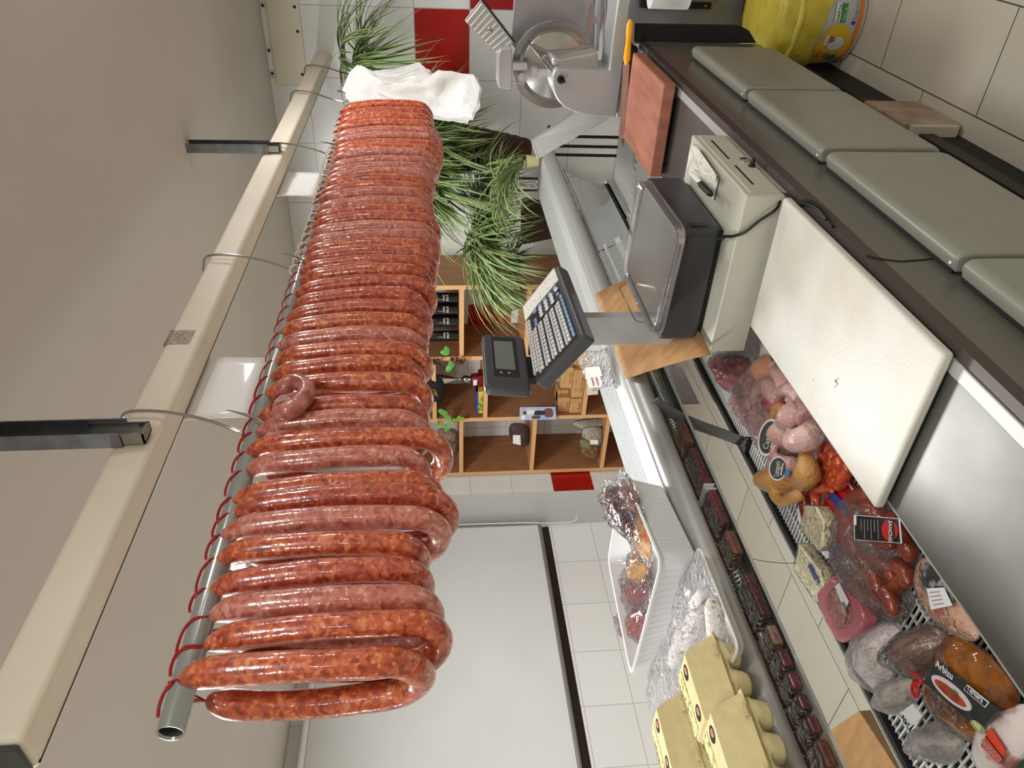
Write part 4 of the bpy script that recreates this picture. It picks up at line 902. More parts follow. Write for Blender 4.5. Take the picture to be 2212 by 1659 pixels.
# embroidered black cap
c = ay(935, 832, 3.93)
o = MB().pillow([ay(x, y, 3.93) for x, y in ((905, 805), (940, 806), (957, 822), (961, 845), (955, 866), (935, 874), (905, 872))], up=(0, -1, 0), ht=0.05, hb=0.02, p=2.2).build('beret', mat('black felt', '121314', 0.8), None)
tag(o, 'black felt beret with yellow embroidery hanging in the middle bookcase column', 'hat')
d = V((0, 0, -1)); a = ay(931, 846, 3.865)
text('2017', 0.030, mat('yellow thread', 'd8a820', 0.6), ay(946, 856, 3.872), ay(938, 838, 3.872)-ay(944, 856, 3.872), ay(930, 852, 3.872)-ay(944, 856, 3.872), o, 'embroidery', fit=0.055)
# artificial grapes
def grapes(pts, col, lab, leafs, yy):
    rr = random.Random(len(pts)*7+int(pts[0][0])); t = thing('grape_bunch', ay(pts[0][0], pts[0][1], yy), lab, 'artificial grapes', 'artificial grape bunches')
    gm = mat('grape '+col, col, 0.25, coat=0.5); m = MB()
    for (x, y) in pts:
        for k in range(4): m.ball(ay(x+rr.uniform(-3.5, 3.5), y+rr.uniform(-4, 4), yy+rr.uniform(-0.02, 0.02)), 0.0088, n=10, m=7)
    m.build('grapes', gm, t)['kind'] = 'stuff'
    for (x, y, a_) in leafs:
        c_ = ay(x, y, yy-0.02); u_ = V((math.cos(a_), 0, math.sin(a_))); w_ = V((-math.sin(a_), -0.4, math.cos(a_)))
        MB().pillow([c_-u_*0.025, c_-u_*0.008+w_*0.016, c_+u_*0.02+w_*0.012, c_+u_*0.032, c_+u_*0.018-w_*0.014, c_-u_*0.01-w_*0.016], up=(0, -1, 0), ht=0.004, p=2, rings=3).build('leaf', mat('plastic leaf', '5ca044', 0.45), t)
    x, y = pts[0]; MB().tube(spl([ay(x, y, yy), ay(x-10, y+2, yy-0.01), ay(x-14, y+12, yy-0.01)], 4), 0.003, 6).build('stalk', mat('pale stalk', 'cfc79c', 0.6), t)
grapes([(935, 778), (940, 784), (948, 790), (955, 794), (946, 780), (985, 778), (993, 780), (1000, 781), (977, 776)], '4a0f14', 'dark red artificial grapes with leaves hung above the trophy', [(965, 757, 0.3), (970, 795, 2.6), (962, 762, 1.4), (975, 788, 0.4)], 3.86)
grapes([(975, 908), (983, 906), (990, 904), (997, 905), (1003, 902), (980, 912), (945, 915), (952, 920), (960, 918)], '86b23c', 'bright green artificial grapes hung on the left bookcase divider', [(962, 895, 0.4), (968, 903, 1.0), (966, 925, 2.6), (955, 890, 0.9)], 3.86)
# small books / magazines
def boxthing(name, x0, x1, y0, y1, z0, z1, m_, lab, cat, group=None, bev=0.002):
    o = MB().box(x0, x1, y0, y1, z0, z1).build(name, m_, None, bevel=bev); tag(o, lab, cat, group); return o
a, b = ay(1040, 846, 3.93), ay(1040, 893, 3.93)
t = thing('tea_box', ((a.x+b.x)/2, 3.95, Z2), 'small blue and yellow picture box on the middle shelf beside the scale display', 'box')
MB().box(b.x, a.x, 3.93, 4.03, Z2+0.001, Z2+0.048).build('carton', mat('printed carton', '6d8a3c', 0.5, col2='d6c04a', nscale=40, nlo=0.45, nhi=0.55), t, bevel=0.001)
MB().box(b.x, a.x, 3.928, 4.031, Z2+0.034, Z2+0.0485).build('blue_band', mat('blue print', '2b3f9a', 0.5), t)
# little wooden gift boxes
gb = mat('pale kraft box', 'c79f6b', 0.6, col2='b98f5a', nscale=20); inkm = mat('brown stamp ink', '6d4a2a', 0.6)
gx = [(1208, 1236, 795, 838, 3.93), (1238, 1265, 800, 858, 3.92), (1212, 1240, 843, 872, 4.0), (1213, 1238, 860, 893, 3.95), (1240, 1266, 862, 892, 3.93), (1207, 1236, 770, 792, 3.97), (1238, 1266, 768, 797, 3.97)]
gl = ['kraft gift box on top of the stack, right of its row', 'large kraft gift box at the bottom centre of the stack', 'kraft gift box half hidden at the back of the upper row', 'kraft gift box at the upper left end of the stack', 'kraft gift box at the lower left end of the stack', 'kraft gift box behind the keyboard corner, upper row', 'kraft gift box behind the keyboard corner, lower row']
hz = 0.078
for i, (xa, xb, ya, yb, yy) in enumerate(gx):
    p, q = ay(xa, ya, yy), ay(xb, yb, yy); low = xa > 1230; z0 = Z2b+0.001 if low else Z2b+hz+0.003
    t = thing('gift_box', ((p.x+q.x)/2, yy, z0), gl[i], 'box', 'kraft gift boxes in the bookcase')
    MB().box(q.x, p.x, yy, yy+0.11, z0, z0+hz).build('carton', gb, t, bevel=0.003)
    MB().box(q.x-0.0006, p.x+0.0006, yy-0.0006, yy+0.1106, z0+hz*0.7, z0+hz*0.7+0.0015).build('lid_line', mat('kraft shade', '9f7848', 0.7), t)
    w_ = p.x-q.x; text('Kaxota', 0.014, inkm, (q.x+w_*0.25, yy-0.0012, z0+0.012), (1, 0, 0), (0, 0, 1), t, 'stamp', fit=w_*0.5)
# picture card with two people on the divider
P = [ay(1123, 880, 3.88), ay(1200, 879, 3.88), ay(1202, 906, 3.88), ay(1122, 908, 3.88)]
t = thing('picture_card', sum(P, V())/4, 'pale blue picture card of a person standing, on the middle bookcase divider', 'card')
MB().prism(P, (0, 0.002, 0)).build('card', mat('pale blue card', '9aaccb', 0.5, col2='b9bfcc', nscale=20), t)
def cq(u0, u1, v0, v1, col, nm): 
    f = lambda u, v: P[0].lerp(P[1], u).lerp(P[3].lerp(P[2], u), v)+V((0, -0.0006, 0))
    MB().pillow([f(u0, v0), f(u1, v0), f(u1, v1), f(u0, v1)], up=(0, -1, 0), ht=0.0005, p=4, rings=2).build(nm, mat('print '+col, col, 0.6), t)
cq(0.18, 0.42, 0.25, 0.55, 'd9d9d6', 'printed_shirt'); cq(0.38, 0.72, 0.30, 0.60, '2b2c33', 'printed_trousers'); cq(0.10, 0.20, 0.32, 0.52, '5a4038', 'printed_head'); cq(0.70, 0.90, 0.15, 0.75, '6b4a4a', 'printed_boots'); cq(0.06, 0.15, 0.65, 0.92, 'e6e6e6', 'printed_badge'); cq(0.35, 0.55, 0.68, 0.9, '4a4a4a', 'printed_dog')
P = [ay(1268, 816, 3.87), ay(1291, 816, 3.87), ay(1292, 852, 3.87), ay(1268, 854, 3.87)]
t = thing('shelf_tag', sum(P, V())/4, 'small cream tag on the bookcase shelf edge under the gift boxes', 'tag')
MB().prism(P, (0, 0.002, 0)).build('card', mat('cream tag', 'd9d6b4', 0.5), t)
text('XV', 0.03, M['black'], P[2]+V((0.03, -0.001, 0.02)), (1, 0, 0), (0, 0, 1), t)
# bags of pulses, stones
def sack(name, px, yy, z0, m_, lab, ht=0.05, film_=True, tagp=None):
    P = [ay(a, b, yy) for a, b in px]; c = sum(P, V())/len(P)
    t = thing(name, (c.x, yy, z0), lab, 'bag')
    MB().pillow(P, up=(0, -1, 0), ht=ht, hb=ht, p=2.3, amp=0.008, freq=40).build('contents', m_, t)
    if film_: MB().pillow([c+(q-c)*1.06 for q in P], up=(0, -1, 0), ht=ht*1.1, hb=ht*1.1, p=2.3, amp=0.012, freq=40).build('clear_bag', M['film'], t)
    if tagp:
        Q = [ay(a, b, yy-ht*1.15) for a, b in tagp]; MB().prism(Q, (0, 0.001, 0)).build('label', M['paper'], t)
sack('bean_bag', [(1108, 915), (1140, 920), (1146, 950), (1130, 966), (1106, 950), (1100, 930)], 4.0, Z3b, mat('dark beans', '3a1a20', 0.3, col2='5a2c32', nscale=150, bump=0.8, bscale=150), 'bag of dark red beans with a white label in the left bookcase column', tagp=[(1108, 940), (1124, 940), (1125, 962), (1108, 958)])
wb = mat('white beans', 'cfc5b4', 0.35, col2='a89c88', nscale=170, bump=1.0, bscale=170)
sack('bean_bag', [(1240, 912), (1290, 905), (1312, 908), (1300, 922), (1265, 927), (1243, 925)], 4.02, Z3c, wb, 'upper clear bag of white beans in the left bookcase column')
sack('bean_bag', [(1262, 926), (1295, 924), (1308, 940), (1300, 960), (1275, 962), (1258, 945)], 3.96, Z3c, wb, 'lower clear bag of white beans with a small label in the left column', tagp=[(1275, 950), (1292, 950), (1292, 960), (1275, 960)])
sack('snack_packet', [(1256, 950), (1285, 955), (1292, 975), (1284, 991), (1262, 985), (1254, 965)], 3.93, Z3c, mat('red and green packet', '8e3a30', 0.4, col2='7d8a4a', nscale=30, nlo=0.45, nhi=0.55), 'small red and green vacuum packet standing in front of the white beans', ht=0.02)
st = mat('brown loaf', '7d6450', 0.7, col2='96795f', nscale=20)
sack('bread_bag', [(948, 928), (985, 930), (991, 945), (985, 953), (952, 945)], 3.97, Z3, st, 'brown bagged loaf on the upper left bookcase shelf beneath the green grapes')
sack('bread_bag', [(960, 955), (988, 955), (991, 972), (975, 980), (958, 965)], 3.97, Z3, mat('brown loaf dark', '6a513e', 0.7, col2='7d6450', nscale=20), 'second brown bagged loaf lying left of the other loaf')
# brown wicker tray in the right column
a, b = ay(1140, 625, 3.98), ay(1140, 660, 3.98)
t = thing('wicker_tray', ((a.x+b.x)/2, 4.0, 1.13), 'dark wicker basket in the right bookcase column behind the keyboard', 'basket')
MB().lathe([(0.06, 0), (0.09, 0.10), (0.085, 0.10), (0.055, 0.01), (0, 0.01)], ((a.x+b.x)/2-0.03, 4.03, 1.132), (0, 0, 1), 28).build('bowl', wick, t)
# ================================================================ bin by the far wall
BC = V((-0.515, 3.17, 0)); BR = 0.195
t = thing('waste_bucket', BC, 'white printed bucket lined with a yellow plastic bag beyond the counter', 'bucket')
def br(z): return 0.172+0.022*z/0.34
MB().lathe([(0.165, 0), (0.172, 0.006), (br(0.31), 0.31), (br(0.31)+0.004, 0.315), (br(0.33)+0.004, 0.33), (br(0.33)-0.004, 0.33), (0.165, 0.02), (0, 0.02)], BC+V((0, 0, 0.001)), (0, 0, 1), 56).build('pail', mat('white pail', 'cfd0d3', 0.4), t, ang=50); pail_ = [o for o in S.objects if o.name.startswith('pail')][-1]
ym = mat('yellow bag film', 'd2c24a', 0.32, col2='c2b13a', nscale=12, bump=0.5, bscale=20)
m = MB(); n = 72; vs = []; fs = []
pr = [(0.03, 0.375), (0.10, 0.372), (0.16, 0.362), (br(0.34)+0.010, 0.352), (br(0.34)+0.014, 0.330), (br(0.3)+0.015, 0.29), (br(0.25)+0.014, 0.24), (br(0.2)+0.013, 0.19), (br(0.17)+0.011, 0.165)]
for k, (r_, z) in enumerate(pr):
    for j in range(n):
        an = 2*PI*j/n; w_ = 0.006*math.sin(an*9+k*1.3)*(k > 3)+0.004*noise.noise(V((math.cos(an)*6, math.sin(an)*6, z*20)))
        zz = z+(0.02*math.sin(an*3+1) if k >= 7 else 0)
        vs.append(BC+V((math.cos(an)*(r_+w_), math.sin(an)*(r_+w_), zz)))
for k in range(len(pr)-1):
    for j in range(n): fs.append((k*n+j, k*n+(j+1) % n, (k+1)*n+(j+1) % n, (k+1)*n+j))
fs.append(tuple(range(n))[::-1])
m.add(vs, fs).build('bag_liner', ym, t, ang=80)
kn = [BC+V((br(0.3)*math.cos(a_)*1.09, br(0.3)*math.sin(a_)*1.09, z)) for a_, z in ((-2.6, 0.26), (-2.35, 0.275), (-2.0, 0.285), (-1.7, 0.285), (-1.4, 0.28), (-1.1, 0.285))]
MB().tube(spl(kn, 5), [0.004]+[0.011]*24+[0.004], 10, flat=0.6).build('bag_roll', mat('yellow bag roll', 'd9cc5e', 0.3), t)
fa = math.atan2(-BC.y, -BC.x)
def bp_(phi, z, h=0.001): r_ = br(z)+h+0.0006; an = fa-phi; return BC+V((math.cos(an)*r_, math.sin(an)*r_, z))
def bpatch(ph0, ph1, z0, z1, m_, nm, h=0.001, round_=False):
    mm = MB(); vs = []; fs = []; a_, b_ = 16, 10
    for i in range(a_+1):
        for j in range(b_+1):
            u, v = i/a_*2-1, j/b_*2-1
            if round_: s_ = max(abs(u), abs(v)); l = math.hypot(u, v) or 1; u, v = u*s_/l, v*s_/l
            vs.append(bp_(ph0+(ph1-ph0)*(u+1)/2, z0+(z1-z0)*(v+1)/2, h))
    for i in range(a_):
        for j in range(b_): q = i*(b_+1)+j; fs.append((q, q+1, q+b_+2, q+b_+1))
    mm.add(vs, fs).build(nm, m_, pail_, ang=80)
# positive phi is towards the left as we look at it
bpatch(1.25, 0.15, 0.03, 0.175, mat('label yellow', 'd9b021', 0.5), 'round_label', 0.001, True)
bpatch(1.5, -1.5, 0.018, 0.034, mat('label orange', 'd77a20', 0.5), 'orange_band', 0.0014)
bpatch(0.75, 0.42, 0.06, 0.125, mat('label white figure', 'd6d3da', 0.5), 'printed_chef_coat', 0.002, True)
bpatch(0.55, 0.40, 0.105, 0.14, mat('label face', '8e6a5c', 0.5), 'printed_face', 0.0025, True)
bpatch(0.62, 0.36, 0.130, 0.148, mat('label white figure', 'd6d3da', 0.5), 'printed_hat', 0.003, True)
bpatch(1.12, 0.88, 0.055, 0.095, mat('label teal', '2d6f86', 0.5), 'printed_apron', 0.002, True)
bpatch(1.0, 0.82, 0.09, 0.12, mat('label face', '8e6a5c', 0.5), 'printed_face', 0.0025, True)
bpatch(0.13, -0.25, 0.085, 0.135, mat('label green', '2f8a3c', 0.5), 'green_box', 0.001)
bpatch(0.125, -0.245, 0.110, 0.133, M['paper'], 'white_box', 0.0016)
bpatch(0.17, 0.09, 0.042, 0.060, mat('label blue', '2a3f94', 0.5), 'blue_drop', 0.0015, True)
def btext(s, size, m_, phi, z, fit, h=0.003):
    a_ = bp_(phi, z, h); an = fa-phi; ux = V((-math.sin(an), math.cos(an), 0))*1; 
    text(s, size, m_, a_, ux, (0, 0, 1), pail_, 'printed_lettering', fit=fit, ext=0.0003)
btext('INAFOR', 0.020, M['black'], 0.11, 0.114, 0.062); btext('GELA', 0.018, mat('label pale', 'b9d9b9', 0.5), 0.10, 0.089, 0.05)
btext('Timac', 0.016, mat('label blue', '2a3f94', 0.5), 0.07, 0.044, 0.036); btext('AGRO', 0.013, mat('label grey', '8e8e94', 0.5), -0.15, 0.044, 0.03)
btext('GANTZUAK ETA', 0.011, mat('label red', 'c0441c', 0.5), 0.98, 0.150, 0.055); btext('KONTELARIAK', 0.011, mat('label red', 'c0441c', 0.5), 0.98, 0.138, 0.050)
# low box standing under the case
t = thing('low_crate', (-0.71, 2.37, 0), 'pale box with reddish stains on the floor under the far case doors', 'box')
MB().box(-0.76, -0.665, 2.24, 2.50, 0.001, 0.20).build('carton', mat('stained pale carton', 'b7a898', 0.6, col2='9c8070', nscale=8), t, bevel=0.004)
MB().box(-0.759, -0.666, 2.22, 2.239, 0.02, 0.18).build('end_flap', mat('pale carton end', 'c9c3b6', 0.6), t, bevel=0.003)
# ================================================================ goods on the deck
ZD = 0.896
ham_m = mat('pink ham', 'b76a72', 0.25, coat=0.8, col2='a85a64', nscale=14)
skin_p = mat('pale chicken skin', 'e2bdb3', 0.3, coat=0.6, col2='cc9c98', nscale=22, sss=0.2, bump=0.5, bscale=120)
skin_y = mat('yellow chicken skin', 'd0a05c', 0.35, coat=0.5, col2='c08848', nscale=20, sss=0.2, bump=0.5, bscale=120)
flesh = mat('raw pink flesh', 'c06a70', 0.25, coat=0.8, col2='8e3038', nscale=26, sss=0.2, bump=0.5, bscale=60)
breast_m = mat('chicken breast', 'dca183', 0.3, coat=0.6, col2='d3957a', nscale=14, sss=0.25)
lab_blk = mat('black label', '131416', 0.35, coat=0.4); lab_w = mat('white label', 'dfe0e0', 0.45)
def film_over(pts, ht, parent, nm='clear_wrap', z=ZD, m_=None, amp=0.012, k=1.08, freq=38):
    c = sum(pts, V())/len(pts); Q = [c+(p-c)*k for p in pts]
    return MB().pillow(Q, ht=ht, p=2.6, amp=amp, freq=freq, rings=12).build(nm, m_ or M['film'], parent, ang=80)
def P_(l, z=ZD): return [az(x, y, z) for x, y in l]
def tray(name, px, h, lab, z=ZD-0.0, flare=1.0, m_=None, cat='tray'):
    Q = P_(px, z+h); c = sum(Q, V())/4; m = MB(); L1 = rrect(Q, 0.02); n = len(L1)
    vs = []; 
    for k, dz in ((0.90, -h+0.001), (1.0, 0.0), (1.03, 0.0), (1.03, -0.003), (0.985, -0.003), (0.88, -h+0.004)):
        vs += [c+(q-c)*k+V((0, 0, dz)) for q in L1]
    fs = [tuple(range(n))[::-1]]
    for k in range(5):
        for j in range(n): fs.append((k*n+j, k*n+(j+1) % n, (k+1)*n+(j+1) % n, (k+1)*n+j))
    # inside faces the bowl
    vs2 = []
    m.add(vs, fs[1:]); m.add([vs[i] for i in range(n)], [tuple(range(n))[::-1]])
    m.add([vs[5*n+i] for i in range(n)], [tuple(range(n))])
    o = m.build(name, m_ or M['white'], None, ang=60); tag(o, lab, cat); return o
def sticker(m_, pts, parent, nm='label', t_=0.0006):
    a, b, c, d = [V(p) for p in pts]; n = (b-a).cross(d-a).normalized()
    if n.z < 0: n = -n
    return MB().prism([a, b, c, d], n*t_).build(nm, m_, parent)
# vacuum pack of pink pieces beside the cash box
px = [(1535, 775), (1560, 768), (1600, 772), (1618, 785), (1600, 830), (1575, 845), (1556, 820)]
t = thing('vacuum_pack', P_(px)[0], 'vacuum pack of purplish pink meat strips right beside the beige cash box', 'meat pack')
MB().pillow(P_(px), ht=0.03, p=2.5, amp=0.014, freq=45, rings=12).build('meat', flesh, t, ang=80); film_over(P_(px), 0.036, t, amp=0.016)
px = [(1582, 835), (1612, 790), (1648, 800), (1680, 850), (1702, 890), (1712, 930), (1690, 1000), (1672, 1000), (1640, 950), (1605, 915), (1588, 880)]
t = thing('vacuum_pack', P_(px)[0], 'large crinkled vacuum pack of pink chicken pieces along the deck grid', 'meat pack')
MB().pillow(P_(px), ht=0.034, p=2.6, amp=0.010, freq=30, rings=12).build('meat', mat('packed pale chicken', 'deaaa4', 0.3, coat=0.5, col2='c47a80', nscale=18, nlo=0.4, nhi=0.65), t, ang=80)
film_over(P_(px), 0.040, t, amp=0.020, m_=M['filmh'], k=1.04, freq=55)
# tray with chicken breast and legs
o = tray('white_tray', [(1645, 735), (1640, 800), (1800, 1010), (1860, 975)], 0.016, 'white tray under the chicken pieces beside the cutting board', z=ZD)
px = [(1618, 800), (1640, 772), (1652, 765), (1664, 772), (1672, 808), (1656, 838), (1640, 826)]
o = MB().pillow(P_(px, ZD+0.024), ht=0.030, p=2.0, rings=10, amp=0.003).build('chicken_breast', breast_m, None, ang=80); tag(o, 'smooth orange pink chicken breast fillet next to the cutting board corner', 'chicken breast')
def limb(m, pts, rs): m.tube(spl([V(p) for p in pts], 4), [rs[0]+(rs[-1]-rs[0])*0 for _ in range(1)]*(4*(len(pts)-1)+1) if False else interp(rs, 4*(len(pts)-1)+1), 14)
def interp(r, n): return [r[min(len(r)-2, int(i/(n-1)*(len(r)-1)))]*(1-((i/(n-1)*(len(r)-1))-min(len(r)-2, int(i/(n-1)*(len(r)-1))))) + r[min(len(r)-2, int(i/(n-1)*(len(r)-1)))+1]*((i/(n-1)*(len(r)-1))-min(len(r)-2, int(i/(n-1)*(len(r)-1)))) for i in range(n)]
def leg(px, z, rs, m_, lab, nm='chicken_drumstick', cat='chicken leg'):
    m = MB(); limb(m, [az(x, y, z) for x, y in px], rs); o = m.build(nm, m_, None, remesh=0.003); tag(o, lab, cat); return o
ZL = ZD+0.045
leg([(1700, 838), (1690, 815), (1672, 800), (1668, 780)], ZL, [0.022, 0.02, 0.012, 0.007], skin_p, 'bruised chicken leg lying closest under the cutting board edge')
leg([(1690, 868), (1665, 840), (1648, 835), (1630, 845)], ZL, [0.024, 0.024, 0.018, 0.010], skin_p, 'pale chicken thigh between the breast fillet and the pile')
leg([(1735, 860), (1710, 842), (1685, 848), (1668, 850)], ZL+0.01, [0.02, 0.017, 0.011, 0.012], skin_p, 'pale chicken leg with knuckle end in the middle of the pile')
leg([(1705, 900), (1685, 885), (1672, 872), (1652, 870)], ZL, [0.026, 0.028, 0.022, 0.012], flesh, 'red raw chicken thigh showing its flesh in the pile')
leg([(1745, 905), (1728, 885), (1712, 868), (1700, 862)], ZL+0.01, [0.024, 0.02, 0.011, 0.008], skin_p, 'pale chicken drumstick partly under the cutting board above the whole chicken')
leg([(1690, 880), (1680, 885), (1672, 900), (1660, 915), (1662, 925)], ZL+0.02, [0.010, 0.014, 0.012, 0.010, 0.005], skin_y, 'yellow chicken foot piece lying on the pink pack', 'chicken_offcut', 'chicken foot')
# whole chickens
def chicken(body, legs, wings, m_, lab, z=ZD):
    c = sum(P_(body), V())/len(body)
    m = MB(); m.pillow(P_(body, z+0.02), ht=0.066, hb=0.018, p=2.0, rings=12, amp=0.003)
    for l, rs in legs+wings: limb(m, [az(x, y, z+h) for x, y, h in l], rs)
    o = m.build('whole_chicken', m_, None, remesh=0.0028); tag(o, lab, 'chicken'); return o
ch1 = chicken([(1655, 952), (1670, 920), (1705, 880), (1735, 880), (1755, 905), (1765, 940), (1750, 975), (1715, 985), (1675, 985)],
    [([(1758, 925, 0.05), (1745, 945, 0.078), (1715, 952, 0.085), (1700, 945, 0.075)], [0.020, 0.028, 0.024, 0.012]), ([(1725, 885, 0.06), (1705, 900, 0.075), (1690, 915, 0.07)], [0.024, 0.026, 0.016])],
    [([(1655, 958, 0.05), (1660, 975, 0.065), (1680, 990, 0.06), (1700, 1000, 0.065), (1715, 1003, 0.05)], [0.008, 0.011, 0.011, 0.015, 0.017]), ([(1666, 995, 0.06), (1670, 975, 0.07), (1675, 965, 0.068)], [0.010, 0.009, 0.006])],
    skin_p, 'pale pink whole chicken with black oval label beside the cutting board')
ch2 = chicken([(1655, 1030), (1660, 1005), (1690, 998), (1720, 1005), (1738, 1030), (1735, 1060), (1712, 1078), (1680, 1072), (1662, 1055)],
    [([(1732, 1040, 0.06), (1744, 1022, 0.075), (1742, 995, 0.075), (1738, 972, 0.070), (1745, 968, 0.065)], [0.022, 0.027, 0.018, 0.009, 0.006])],
    [([(1668, 1045, 0.05), (1672, 1068, 0.06), (1690, 1085, 0.06), (1712, 1075, 0.065), (1735, 1065, 0.05)], [0.008, 0.012, 0.012, 0.013, 0.015]), ([(1672, 1065, 0.06), (1668, 1045, 0.065), (1662, 1030, 0.06)], [0.009, 0.008, 0.004])],
    skin_y, 'golden yellow whole chicken with blue and black label on the deck grid')
def oval_label(cx, cy, w, h, z, ang_, host, txt, bl=False):
    c = az(cx, cy, z); u = V((math.cos(ang_), math.sin(ang_), 0)); v = V((-math.sin(ang_), math.cos(ang_), 0)); nrm = (CAM-c).normalized()
    u = (u-nrm*u.dot(nrm)*0.6).normalized(); v = nrm.cross(u)
    for k, (f, m_, nm) in enumerate(((1.0, lab_w, 'label_rim'), (0.86, lab_blk, 'label'))):
        L_ = [c+u*(math.cos(a)*w*f)+v*(math.sin(a)*h*f)+nrm*(0.001*k) for a in [2*PI*j/32 for j in range(32)]]
        MB().prism(L_, nrm*0.0008).build(nm, m_, host)
    text(txt, 0.016, lab_w, c-u*w*0.62-v*0.004+nrm*0.0022, u, v, host, 'label_lettering', fit=w*1.2)
    MB().tube([c-u*w*0.5-v*h*0.45+nrm*0.002, c+u*w*0.5-v*h*0.5+nrm*0.002], 0.0016, 6).build('label_swoosh', lab_w, host)
    if bl: MB().prism([c-u*w*0.5-v*h*1.25, c+u*w*0.1-v*h*1.35, c+u*w*0.1-v*h*0.85, c-u*w*0.5-v*h*0.8], nrm*0.001).build('blue_tag', mat('blue tag', '2f86b8', 0.4), host)
oval_label(1660, 945, 0.042, 0.021, ZD+0.080, 0.15, ch1, 'Caserio')
oval_label(1680, 1012, 0.026, 0.018, ZD+0.086, 0.3, ch2, 'Lumagorri', True)
# tray of fresh red sausages, chorizo rings
o = tray('white_tray', [(1758, 935), (1722, 1120), (1790, 1210), (1860, 1090)], 0.014, 'long white tray holding the fresh red sausages past the yellow chicken', z=ZD)
sm_ = meat('fresh red sausage', ['9c2f1a', 'b8401f', 'cf5a2c', 'd97b48'], 120, 0.35, 0.6, bump=0.5)
def link(px, r, lab, z=ZD+0.03):
    q = spl([az(x, y, z) for x, y in px], 6); n = len(q)
    o = MB().tube(q, [r*min(1, 0.3+0.7*math.sin(min(1, min(k, n-1-k)/4)*PI/2))*(1+0.05*noise.noise(V((k*0.5, px[0][0], 0)))) for k in range(n)], 16).build('fresh_sausage', sm_, None, ang=80); tag(o, lab, 'sausage', 'fresh red sausages on the white tray')
link([(1788, 955), (1780, 985), (1772, 1015), (1764, 1040)], 0.0125, 'fresh red sausage nearest the pale chicken on the white tray')
link([(1800, 970), (1794, 1000), (1786, 1028), (1778, 1050)], 0.0125, 'fresh red sausage second from the pale chicken, along the tray')
link([(1815, 985), (1808, 1010), (1800, 1035), (1792, 1058)], 0.012, 'fresh red sausage third from the pale chicken, touching the board')
link([(1832, 1000), (1826, 1020), (1818, 1040), (1806, 1055)], 0.012, 'fresh red sausage beside the red packet, mostly under the board')
q = spl(P_([(1790, 1075), (1772, 1050), (1752, 1045), (1740, 1065), (1740, 1100), (1752, 1140), (1770, 1165), (1790, 1180)], ZD+0.032), 6)
o = MB().tube(q, [0.0125*min(1, 0.35+0.1*min(k, len(q)-1-k)) for k in range(len(q))], 18).build('chorizo_ring', meat('dark ring chorizo', ['7c2415', '98341c', 'b2482a'], 120, 0.35, 0.5), None, ang=80); tag(o, 'dark orange chorizo ring curling around the cream cheese wedge', 'sausage')
q = spl(P_([(1770, 1095), (1762, 1075), (1768, 1058), (1785, 1052), (1800, 1062)], ZD+0.036), 6)
o = MB().tube(q, [0.0105*min(1, 0.35+0.12*min(k, len(q)-1-k)) for k in range(len(q))], 16).build('chorizo_ring', sm_, None, ang=80); tag(o, 'small inner red chorizo curl nested inside the dark ring', 'sausage')
# cheese wedge on its red and blue pack
cheese = mat('cream cheese rind', 'f0e6c2', 0.35, coat=0.5)
t = thing('printed_pack', az(1815, 1090, ZD), 'shiny red and blue printed pack lying under the cream cheese', 'packet')
px = [(1780, 1090), (1808, 1042), (1840, 1028), (1856, 1075), (1845, 1120), (1835, 1185), (1808, 1215), (1788, 1170)]
MB().pillow(P_(px, ZD+0.002), ht=0.026, p=4, amp=0.004, rings=8, smooth=False).build('pouch', mat('red glossy print', 'c81d1a', 0.2, coat=0.8), t, ang=60)
for a, b in (((1790, 1062), (1832, 1108)), ((1796, 1178), (1820, 1190))):
    c0, c1 = az(*a, ZD+0.030), az(*b, ZD+0.030); w_ = V((0.010, 0.004, 0)); MB().prism([c0-w_, c1-w_, c1+w_, c0+w_], (0, 0, 0.0012)).build('blue_band', mat('blue glossy print', '2a3a9a', 0.25, coat=0.6), t)
Q = P_([(1768, 1090), (1793, 1092), (1812, 1125), (1808, 1180), (1798, 1190), (1757, 1140)], ZD+0.028)
o = MB().prism(Q, (0, 0, 0.030)).build('cheese_wedge', cheese, None, bevel=0.004, seg=3); tag(o, 'thick cream coloured cheese piece in film leaning on the red and blue pack', 'cheese')
MB().prism([sum(Q, V())/6+(q-sum(Q, V())/6)*1.02-V((0, 0, 0.001)) for q in Q], (0, 0, 0.033)).build('clear_wrap', M['film'], o, bevel=0.005)
# cheese pack with blue printed label
Q = P_([(1752, 1172), (1800, 1232), (1812, 1285), (1790, 1300), (1741, 1228)], ZD+0.006)
t = thing('cheese_pack', az(1770, 1240, ZD), 'flat cream cheese pack with a blue and white printed label', 'cheese')
MB().prism(Q, (0, 0, 0.028)).build('cheese', cheese, t, bevel=0.005, seg=3)
c = [az(x, y, ZD+0.035) for x, y in ((1745, 1222), (1752, 1216), (1772, 1258), (1764, 1264))]
sticker(mat('blue print label', '2f3f8e', 0.35), c, t, 'blue_label')
MB().lathe([(0.005, 0), (0.005, 0.001), (0, 0.001)], az(1764, 1257, ZD+0.036), (0, 0, 1), 12).build('seal', lab_w, t)
for a, b in (((1758, 1180), (1768, 1183)), ((1752, 1198), (1756, 1206)), ((1786, 1222), (1794, 1216)), ((1776, 1236), (1780, 1246)), ((1790, 1278), (1798, 1268))):
    MB().tube([az(*a, ZD+0.0355), az(*b, ZD+0.0355)], 0.0008, 5).build('ink_mark', M['black'], t)
MB().prism([sum(Q, V())/5+(q-sum(Q, V())/5)*1.03-V((0, 0, 0.001)) for q in Q], (0, 0, 0.032)).build('clear_wrap', M['film'], t, bevel=0.005)
